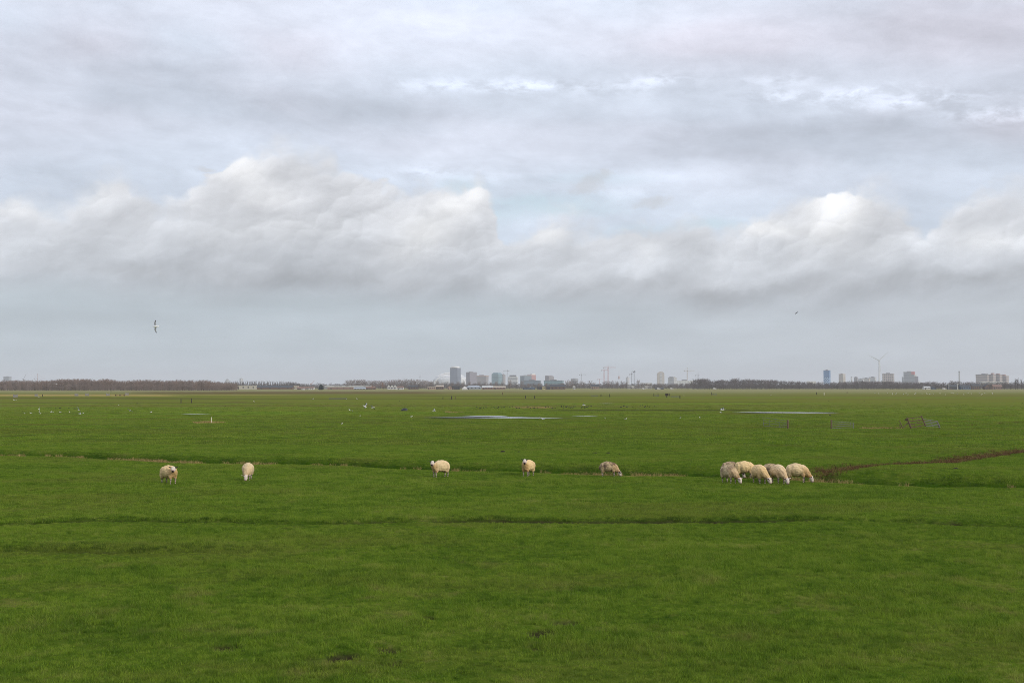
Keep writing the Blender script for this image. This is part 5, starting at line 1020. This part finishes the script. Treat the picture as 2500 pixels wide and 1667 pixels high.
for h_ in [('shed', 'long low cream shed in front of the poplar row', 576, 625, 941.0, 942.3, 1900, 'cream', 'cream', 'flat'), ('barn', 'very long dark-roofed barn below the poplar row', 627, 714, 941.2, 945.5, 1850, 'brown', 'slate', 'gable_x'), ('shed', 'short cream shed at the right end of the long dark barn', 715, 728, 941.6, 944.2, 1900, 'cream', 'tan', 'flat'), ('shed', 'small cream shed at the right end of the left wood', 529, 549, 941.8, 944.0, 1900, 'cream', 'lgrey', 'gable_x'),
        ('house', 'bright white low house left of the dark conifer', 747, 766, 944.2, 946.8, 1650, 'white', 'red', 'gable_x'), ('shed', 'tiny white hut left of the bright white low house', 735.5, 742, 948.8, 950.6, 1560, 'white', 'lgrey', 'gable_y'), ('barn', 'low brown barn between the long dark barn and the bright white house', 726, 745, 944.5, 948, 1700, 'brown', 'red', 'gable_x'), ('shed', 'long cream-roofed brick shed right of the dark conifer', 800, 863, 944.4, 946.3, 1800, 'brick', 'tan', 'flat'), ('shed', 'long grey-roofed shed behind the brick shed', 792, 905, 941.2, 943.6, 2100, 'lgrey' if False else 'grey', 'lgrey', 'flat'),
        ('glasshouse', 'low grey glasshouse right of the brick shed', 864, 892, 945.4, 948, 1700, 'grey', 'pblue', 'gable_x'), ('barn', 'brown barn beside the orange tree', 893, 916, 943, 946.8, 1750, 'brown', 'red', 'gable_x'), ('house', 'left of three dark gabled houses with white fronts', 946, 953.5, 938.6, 943.5, 1750, 'white', 'slate', 'gable_y'), ('house', 'middle of three dark gabled houses with white fronts', 953.8, 961, 938.8, 943.6, 1750, 'white', 'slate', 'gable_y'), ('house', 'right of three dark gabled houses with white fronts', 961.3, 968.5, 938.5, 943.4, 1750, 'white', 'slate', 'gable_y'),
        ('house', 'white house with brick gable right of the three gabled houses', 970, 985, 942.8, 946, 1700, 'white', 'red', 'gable_x'), ('barn', 'dark wide barn left of the tall dark bush', 996, 1021, 940.6, 944.2, 1800, 'brown', 'slate', 'gable_x'), ('shed', 'orange brick shed with a flat top', 1044, 1062.5, 944, 945.2, 1750, 'orange', 'tan', 'flat'), ('barn', 'brown barn with a pale ridge right of the orange shed', 1064, 1083, 940.4, 943.8, 1800, 'brown', 'tan', 'gable_x'), ('house', 'small brick house with a pale gable left of the boat tent', 1093, 1103, 942, 946, 1750, 'orange', 'red', 'gable_y'), ('shed', 'dark shed with a pale stripe below the tallest tower', 1104, 1122, 942, 944, 1750, 'dark', 'slate', 'flat'),
        ('barn', 'wide barn with a pale blue hipped roof', 1138, 1175, 941, 944.8, 1700, 'grey', 'pblue', 'hip'), ('house', 'low brick row right of the pale blue roofed barn', 1177, 1203, 942, 945.4, 1750, 'brick', 'lgrey', 'gable_x'), ('house', 'long brick row below the teal glass tower', 1204, 1234, 942.6, 945.6, 1800, 'brick', 'tan', 'gable_x'), ('shed', 'dark blue shed left of the white gable', 1276, 1291, 945.4, 947, 1700, 'blue', 'slate', 'gable_x'), ('shed', 'dark shed with a white edged gable roof', 1291.5, 1306.5, 943, 946.8, 1700, 'blue', 'white', 'gable_y'),
        ('shed', 'dark shed left of the straw yellow front', 1312, 1323.5, 944.4, 946, 1720, 'dark', 'slate', 'flat'), ('shed', 'straw yellow front between two dark sheds', 1324, 1331.5, 943.6, 945, 1720, 'yellow', 'tan', 'gable_y'), ('shed', 'dark shed right of the straw yellow front', 1332, 1343, 944.2, 945.8, 1720, 'dark', 'slate', 'flat'), ('barn', 'long black-roofed barn below the low teal hall', 1344, 1380, 938.8, 943.5, 1800, 'brown', 'slate', 'gable_x'), ('house', 'tiny white house in the bare bushes', 1399, 1404.5, 941.4, 943.4, 1900, 'white', 'white', 'gable_y'),
        ('house', 'brick house with a dark roof left of the red cranes', 1444, 1462, 938.5, 943, 2000, 'orange', 'slate', 'gable_x'), ('low_building', 'long low white building with flat roof below the two dark cranes', 1533, 1592, 942, 943.6, 2300, 'white', 'white', 'flat'), ('low_building', 'white two-storey building left of the rounded tower', 1569, 1591, 934.5, 936, 3000, 'white', 'lgrey', 'flat'), ('shed', 'dark low shed with a lit end below the rounded tower', 1600, 1620, 946.8, 948.4, 1850, 'dark', 'slate', 'gable_x'), ('shed', 'white flat roof peeping over the dark wood', 1971, 1991.5, 930.4, 931.6, 3800, 'white', 'white', 'flat'),
        ('house', 'small white house in front of the right wood', 2256, 2271, 943, 945.8, 1800, 'white', 'lgrey', 'gable_x'), ('shed', 'blue-grey shed right of the small white house', 2272, 2285, 943.8, 945.4, 1800, 'blue', 'slate', 'gable_x'), ('barn', 'dark barn between two white poles on the right', 2317, 2337, 938.5, 943.5, 1750, 'dark', 'slate', 'gable_x'), ('shed', 'long dark blue shed right of the white poles', 2345, 2369, 939.8, 943, 1750, 'blue', 'slate', 'gable_x'), ('house', 'dark roofed house left of the hospital', 2372, 2393, 937.4, 942, 1800, 'brown', 'slate', 'gable_x'), ('shed', 'pale low roof below the hospital', 2396, 2452, 931.5, 934.5, 3000, 'white', 'lgrey', 'flat'), ('house', 'dark gabled house below the hospital', 2404, 2420, 937.5, 943, 1800, 'brown', 'slate', 'gable_y'), ('house', 'brown house with a broad roof near the right edge', 2424, 2446, 939, 943.5, 1850, 'brick', 'red', 'gable_x')]:
    nm, lab, u0, u1, vt, ve, d, wl, rf, kd = h_; house(nm, lab, u0, u1, vt, ve, d, wl, rf, kd, 'farm buildings at the edge of the fields', {'low_building': 'building'}.get(nm, nm), 9 if u1 - u0 < 40 else 14, 2 if u1 - u0 < 12 else 4)
d = 1600.0; k = px(d); t = empty('tent', ((1134.5 - CX) / F * d, d, 0), 0, 'white peaked tent in front of the pale blue roofed barn', 'tent'); a = 6.5 * k
m = MB(); m.add([(-a, 0, 1.6), (a, 0, 1.6), (a, 6, 1.6), (-a, 6, 1.6), (-a * .3, 3, 4.6), (a * .1, 3, 5.2)], [(0, 1, 5, 4), (1, 2, 5), (2, 3, 4, 5), (3, 0, 4)]); m.build('canopy', wm['white'], t, smooth=False)
m = MB(); m.box((-a * .98, .1, -.2), (a * .98, 5.9, 1.6)); m.build('side_wall', wm['white'], t)
for u, v0, v1, lab in ((2315.7, 935.6, 946, 'left white pole beside the dark barn'), (2336.5, 935.8, 946, 'right white pole beside the dark barn')):
    d = 1700.0; k = px(d); m = MB(); m.tube([(0, 0, -.3), (0, 0, (HOR - v0) * k + EYE)], [.45, .4], 8); o = m.build('white_pole', wm['white'], loc=((u - CX) / F * d, d, 0)); tag(o, lab, 'pole')
def van(u, d, label, mat):
    t = empty('parked_van', ((u - CX) / F * d, d, 0), 0, label, 'van', 'vans parked at the edge of the fields'); m = MB(); m.add([(-2.6, 0, .4), (2.6, 0, .4), (2.6, 0, 1.4), (1.7, 0, 2.3), (-2.6, 0, 2.4), (-2.6, 2, .4), (2.6, 2, .4), (2.6, 2, 1.4), (1.7, 2, 2.3), (-2.6, 2, 2.4)], [(0,1,2,3,4),(9,8,7,6,5),(0,5,6,1),(1,6,7,2),(2,7,8,3),(3,8,9,4),(4,9,5,0)]); m.build('body', mat, t)
    m = MB(); m.box((.7, -.03, 1.35), (1.8, .0, 2.05)); m.build('window', m_pane, t)
    for x in (-1.6, 1.7): m = MB(); m.tube([(x, -.08, .38), (x, .25, .38)], .38, 12); m.build('wheel', wm['dark'], t)
for u, d, lab, c in ((1571, 1800, 'white van parked below the dark cranes', 'white'), (1608, 1780, 'white van parked below the rounded tower', 'white'), (1640, 1900, 'white van parked at the left end of the dark wood', 'white'), (1745, 1880, 'white van half lost before the dark wood', 'white'), (2305, 1720, 'white van left of the white poles', 'white')): van(u, d, lab, wm[c])
# ---------------------------------------------------------------- winter trees
def bark(name, c):
    m, nt, out = newmat(name); oi = nt.nodes.new('ShaderNodeObjectInfo'); n = noise(nt, ocoord(nt), .5, 3, .6)
    col = mix(nt, n.ss(.3, .7), tuple(x * .8 for x in c), tuple(x * 1.2 for x in c)); col = mix(nt, X(nt, oi.outputs['Random']) * .5, col, oi.outputs['Color'])
    princ(nt, out, col, .9, .1); return m
m_bark = bark('winter_bark', (.085, .068, .058)); m_twig = bark('winter_twig', (.23, .175, .145)); m_gtwig = bark('dark_winter_twig', (.125, .105, .096)); m_needle = plain('conifer_needle', (.028, .045, .032), .9, .4, 1.5); m_otwig = plain('orange_twig', (.34, .17, .07), .9, .3, 1.0)
def ribbon(V, T, p, q, w, g):
    a = (q - p).normalized().cross(Vector((g.uniform(-1, 1), g.uniform(-1, 1), g.uniform(-1, 1)))).normalized() * w / 2; o = len(V)
    V += [tuple(p - a), tuple(p + a), tuple(q + a * .3), tuple(q - a * .3)]; T.append((o, o+1, o+2, o+3))
def tree_mesh(seed, H=1.0, spread=.30, up=.6, nb=22, sub=6, twigs=8, bare=.07, tw=.012, mat=m_twig):
    """unit-height tree: tapered trunk with limbs, and a crown of branchlets and twigs"""
    g = random.Random(seed); tr = MB(); V = []; T = []; base = Vector((0, 0, 0)); pts = [Vector((0, 0, -.03))]
    for i in range(1, 6): pts.append(Vector((g.uniform(-.02, .02) * i * .6, g.uniform(-.02, .02) * i * .6, .80 * i / 5)))
    tr.tube(pts, [.026, .020, .016, .011, .007, .003], 6)
    for b in range(nb):
        z = bare + (.80 - bare) * (b + g.random()) / nb; i = min(4, int(z / .8 * 5)); p = pts[i].lerp(pts[i + 1], z / .8 * 5 - i); a = b * 2.4 + g.uniform(-.4, .4)
        Lb = spread * (.55 + .6 * g.random()) * (1.15 - .55 * abs(z - .42)); d = Vector((math.cos(a), math.sin(a), up + .5 * g.random())).normalized(); q = p + d * Lb; q.z += .08 * g.random()
        mid = p.lerp(q, .5) + Vector((0, 0, -.012)); tr.tube([p, mid, q], [.009, .006, .003], 5, caps=False)
        for s_ in range(sub):
            k = .25 + .75 * (s_ + g.random()) / sub; c = p.lerp(q, k); e = c + (d * .4 + Vector((g.uniform(-1, 1), g.uniform(-1, 1), g.uniform(-.15, 1.0)))).normalized() * (.07 + .08 * g.random())
            ribbon(V, T, c, e, tw * .9, g)
            for w_ in range(twigs):
                c2 = c.lerp(e, .3 + .7 * g.random()); e2 = c2 + Vector((g.uniform(-1, 1), g.uniform(-1, 1), g.uniform(-.3, 1.1))).normalized() * (.035 + .06 * g.random()); ribbon(V, T, c2, e2, tw * .7, g)
    cm = bpy.data.meshes.new('crown'); cm.from_pydata(V, [], T); cm.materials.append(mat); cm.update()
    return tr.mesh('trunk', m_bark), cm
PROTO = {}
def proto(kind):
    if kind not in PROTO:
        k, i = kind[0], int(kind[1])
        PROTO[kind] = {'b': lambda: tree_mesh(10 + i, spread=.32, nb=22), 'd': lambda: tree_mesh(30 + i, spread=.36, nb=22, up=.45, bare=.05, mat=m_gtwig), 'p': lambda: tree_mesh(50 + i, spread=.13, up=1.6, nb=20, sub=4, bare=.06, tw=.010, mat=m_gtwig), 'o': lambda: tree_mesh(70 + i, spread=.34, nb=15, mat=m_otwig), 's': lambda: tree_mesh(90 + i, spread=.52, up=.35, nb=16, bare=.03, tw=.014)}[k]()
    return PROTO[kind]
def tree(kind, u, vt, d, label, group, name='bare_tree', wide=1.0, col=(.15, .12, .10), cat='tree'):
    H = EYE + (HOR - vt) * d / F; tm, cm = proto(kind); t = empty(name, ((u - CX) / F * d, d, -.1), rng.uniform(0, 6.28), label, cat, group); t.scale = (H * wide, H * wide, H)
    for nm, me in (('trunk', tm), ('crown', cm)):
        o = bpy.data.objects.new(nm, me); COL.objects.link(o); o.parent = t; o.color = (*col, 1)
    return t
def top(P, u): return float(np.interp(u, [p[0] for p in P], [p[1] for p in P]))
LEFT = [(-60, 930), (0, 930), (60, 929), (110, 930), (150, 926.5), (200, 926), (235, 928), (260, 926), (300, 931), (345, 928), (400, 929.5), (430, 928), (470, 930), (500, 928.5), (525, 932), (555, 934)]
RIGHT = [(1690, 928), (1705, 924), (1722, 924), (1730, 928), (1745, 929), (1762, 925), (1780, 928), (1795, 922), (1803, 927), (1822, 925), (1850, 927), (1893, 926.5), (1905, 930), (1930, 929), (1960, 932), (2020, 933), (2060, 931), (2110, 929), (2150, 930), (2200, 931), (2240, 932), (2280, 931)]
g = random.Random(21); TINT = [(.25, .19, .16), (.30, .21, .16), (.21, .175, .16), (.32, .21, .15), (.20, .18, .175)]
for i in range(118):
    u = -45 + 620 * (i + g.random() * .8) / 118; tree('b%d' % g.randrange(5), u, top(LEFT, u) + g.uniform(-.8, 2.6), 1285 + 26 * (i % 3) + g.uniform(-6, 6) + max(0, u - 520) * 6, 'bare brown winter tree in the dense wood along the left horizon', 'trees of the left wood', wide=g.uniform(.85, 1.25), col=g.choice(TINT))
for i in range(96):
    u = 1692 + 590 * (i + g.random() * .8) / 96; d = 1960 + 40 * (i % 3) if u < 2120 else 1990 + 40 * (i % 3); tree('d%d' % g.randrange(5), u, top(RIGHT, u) + g.uniform(-.6, 2.4), d, 'bare dark winter tree in the long wood along the right horizon', 'trees of the right wood', wide=1.0, col=g.choice([(.14, .115, .105), (.175, .135, .12), (.12, .105, .10)]))
for i in range(42):
    u = 846 + 214 * (i + g.random() * .7) / 42; tree('b%d' % g.randrange(5), u, np.interp(u, [846, 860, 905, 930, 960, 1000, 1020, 1060], [930, 927, 929, 930, 928, 926.5, 928, 931]) + g.uniform(-.5, 2), 2350 + 40 * (i % 3), 'bare winter tree in the row behind the farms left of the stadium', 'trees behind the farms', wide=1.3, col=g.choice(TINT))
for i in range(44):
    u = 552 + 190 * (i + g.random() * .4) / 44; tree(('p%d' if u < 700 else 'd%d') % g.randrange(3), u, np.interp(u, [550, 600, 660, 690, 720, 742], [930, 929.5, 930, 930.5, 932, 937]) + g.uniform(-.6, 1.6), 2150 + 30 * (i % 2), 'slender bare tree in the spaced row above the long barn', 'trees above the long barn', col=(.14, .12, .11))
for i, (u, vt, k, w) in enumerate([(1068, 930, 'b', 1), (1080, 933, 'b', 1), (1090, 931, 'd', 1), (1104, 932, 'b', 1), (1118, 931, 'b', 1), (1131, 933, 'b', 1), (1146, 932, 'b', 1), (1158, 934, 'd', 1), (1170, 933, 'b', 1), (1184, 932, 'b', 1), (1198, 932, 'b', 1), (1212, 931, 'b', 1), (1226, 932, 'b', 1), (1244, 929, 'b', 1), (1258, 934, 'd', 1), (1274, 930, 'b', 1), (1290, 936, 'b', 1), (1302, 934, 'd', 1), (1316, 935, 'b', 1), (1334, 936, 'b', 1), (1352, 936, 'b', 1), (1372, 935, 'd', 1), (1384, 930, 'b', 1.3), (1394, 928, 'b', 1.4), (1404, 928.5, 'd', 1.4), (1418, 931, 'b', 1.3), (1426, 932, 'd', 1), (1440, 930, 'b', 1.2), (1452, 934, 'b', 1), (1475, 931, 'd', 1.3), (1484, 930, 'b', 1.3), (1494, 929.5, 'd', 1.3), (1506, 931, 'b', 1.2), (1520, 931, 'd', 1.4), (1529, 933, 'b', 1), (1545, 938, 'd', 1), (1558, 927, 'b', .9), (1566, 934, 'b', .8), (1580, 936, 'd', 1), (1600, 938, 'd', 1.2), (1612, 938, 'b', 1), (1624, 940, 'b', 1), (1640, 936, 'd', 1.2), (1652, 937, 'b', 1), (1664, 936, 'd', 1.2), (1676, 935, 'd', 1.3), (1686, 933, 'd', 1.2)]):
    tree('%s%d' % (k, i % 5), u, vt, 2250 + 45 * (i % 4), 'bare tree among the scattered ones below the town skyline', 'trees below the skyline', wide=w, col=TINT[i % 5])
for i, (u, vt, d, k, w, lab, nm) in enumerate([(936, 933, 1900, 'o2', 1.0, 'orange-twigged tree left of the three gabled houses', 'orange_tree'), (909, 940.5, 1720, 'o1', 1.1, 'low orange-brown bush tree beside the brown barn', 'orange_tree'), (1022, 937, 1760, 'd1', 1.0, 'tall dark bush right of the dark wide barn', 'dark_bush'), (1696, 925, 1900, 'd4', .6, 'darkest narrow tree at the left end of the right wood', 'dark_tree'), (2327, 929, 1900, 'd2', 1.5, 'wide bare tree behind the white poles', 'bare_tree'), (2335, 931, 1900, 'd3', 1.4, 'rounded bare tree right behind the dark barn', 'bare_tree'),
        (2478, 925, 1800, 'p1', 1.2, 'left of three bare poplars near the right edge', 'poplar'), (2484, 922.5, 1800, 'p2', 1.2, 'tallest bare poplar near the right edge', 'poplar'), (2493, 925.5, 1800, 'p0', 1.0, 'thin reddish poplar close to the right edge', 'poplar'), (2300, 938, 1800, 'd0', 1.4, 'low bare tree left of the white poles', 'bare_tree'), (2415, 938, 1760, 'd1', 1.4, 'low dark tree between two houses below the hospital', 'bare_tree'), (2452, 936, 1780, 'd3', 1.5, 'broad dark tree below the right end of the hospital', 'bare_tree'), (2466, 936, 1780, 'd2', 1.5, 'broad dark tree left of the poplars', 'bare_tree'), (2284, 937, 1800, 'd4', 1.3, 'low bare tree behind the blue-grey shed', 'bare_tree'), (2360, 934, 1850, 'd1', 1.4, 'bare tree behind the long dark blue shed', 'bare_tree'), (2384, 935, 1850, 'd2', 1.4, 'bare tree behind the dark roofed house', 'bare_tree'), (2435, 937, 1900, 'd0', 1.4, 'bare tree behind the broad brown house', 'bare_tree')]):
    tree(k, u, vt, d, lab, None, nm, w, (.12, .10, .09))
# conifer: whorls of drooping needle sprays round a straight trunk
d = 1580.0; H = EYE + (HOR - 937) * d / F; t = empty('conifer', ((784 - CX) / F * d, d, -.1), 0, 'dense dark green conifer standing alone between the farms', 'tree')
m = MB(); m.tube([(0, 0, 0), (0, 0, H * .5), (0, 0, H)], [.3, .2, .05], 8); m.build('trunk', m_bark, t); V = []; T = []; gg = random.Random(4)
for i in range(900):
    q = gg.random() ** .8; z = H * (.03 + .95 * q); r = 4.6 * (1 - q) ** .65 * (.8 + .3 * gg.random()) * (.55 + .45 * min(1, q * 6)); a = gg.random() * 6.283
    for s_ in range(2):
        p = Vector((math.cos(a) * r * (.35 + .3 * s_), math.sin(a) * r * (.35 + .3 * s_), z)); e = Vector((math.cos(a + .1) * r * (.75 + .3 * s_), math.sin(a + .1) * r * (.75 + .3 * s_), z - .35)); ribbon(V, T, p, e, .55, gg)
cm = bpy.data.meshes.new('crown'); cm.from_pydata(V, [], T); cm.materials.append(m_needle); o = bpy.data.objects.new('crown', cm); COL.objects.link(o); o.parent = t
# the depth of the woods: many more stems behind the front rows, and scrub along their feet
def mass(name, label, items, mat):
    VV = []; TT = []; off = 0
    for (kind, x, y, H, rot, w) in items:
        for me in proto(kind):
            n = len(me.vertices); a = coords(me).astype(np.float64); c, s_ = math.cos(rot), math.sin(rot); b = np.column_stack([(a[:, 0] * c - a[:, 1] * s_) * H * w + x, (a[:, 0] * s_ + a[:, 1] * c) * H * w + y, a[:, 2] * H])
            f = [p.vertices[:] for p in me.polygons if len(p.vertices) == 4]; VV.append(b); TT.append(np.array(f) + off); off += n
    me = np_mesh(name, np.vstack(VV), np.vstack(TT), mat); o = bpy.data.objects.new(name, me); COL.objects.link(o); o.color = ((.23, .185, .165, 1) if mat == m_twig else (.13, .11, .10, 1)); return tag(o, label, 'wood', kind='stuff')
it = []
for i in range(260):
    u = -60 + 640 * (i + g.random()) / 260; d = 1370 + g.uniform(0, 60); it.append(('b%d' % g.randrange(5), (u - CX) / F * d, d, EYE + (HOR - top(LEFT, u) - g.uniform(-.3, 4)) * d / F, g.uniform(0, 6), 1.1))
for i in range(420):
    u = -60 + 640 * (i + g.random()) / 420; d = 1275 + g.uniform(-3, 60); it.append(('s%d' % g.randrange(3), (u - CX) / F * d, d, g.uniform(4, 8), g.uniform(0, 6), 1.2))
mass('woodland', 'deeper rows of the bare wood on the left', it, m_twig); it = []
for i in range(170):
    u = 1690 + 850 * (i + g.random()) / 170; d = 2110 + g.uniform(0, 90); it.append(('d%d' % g.randrange(5), (u - CX) / F * d, d, EYE + (HOR - top(RIGHT, u) - g.uniform(.5, 4)) * d / F, g.uniform(0, 6), 1.15))
for i in range(560):
    u = 1690 + 830 * (i + g.random()) / 560; d = 1945 + g.uniform(-6, 60); it.append(('s%d' % g.randrange(3), (u - CX) / F * d, d, g.uniform(4, 9), g.uniform(0, 6), 1.25))
mass('woodland', 'deeper rows of the dark wood on the right', it, m_gtwig); it = []
for i in range(520):
    u = 545 + 1160 * (i + g.random()) / 520; d = 2600 + g.uniform(0, 500); it.append(('%s%d' % (g.choice('bd'), g.randrange(5)), (u - CX) / F * d, d, g.uniform(7, 12.5), g.uniform(0, 6), 1.5))
for i in range(420):
    u = 640 + 1060 * (i + g.random()) / 420; d = 1950 + g.uniform(0, 300); it.append(('s%d' % g.randrange(3), (u - CX) / F * d, d, g.uniform(3, 6.5), g.uniform(0, 6), 1.5))
mass('undergrowth', 'bare scrub and hedges running behind the farms', it, m_gtwig)
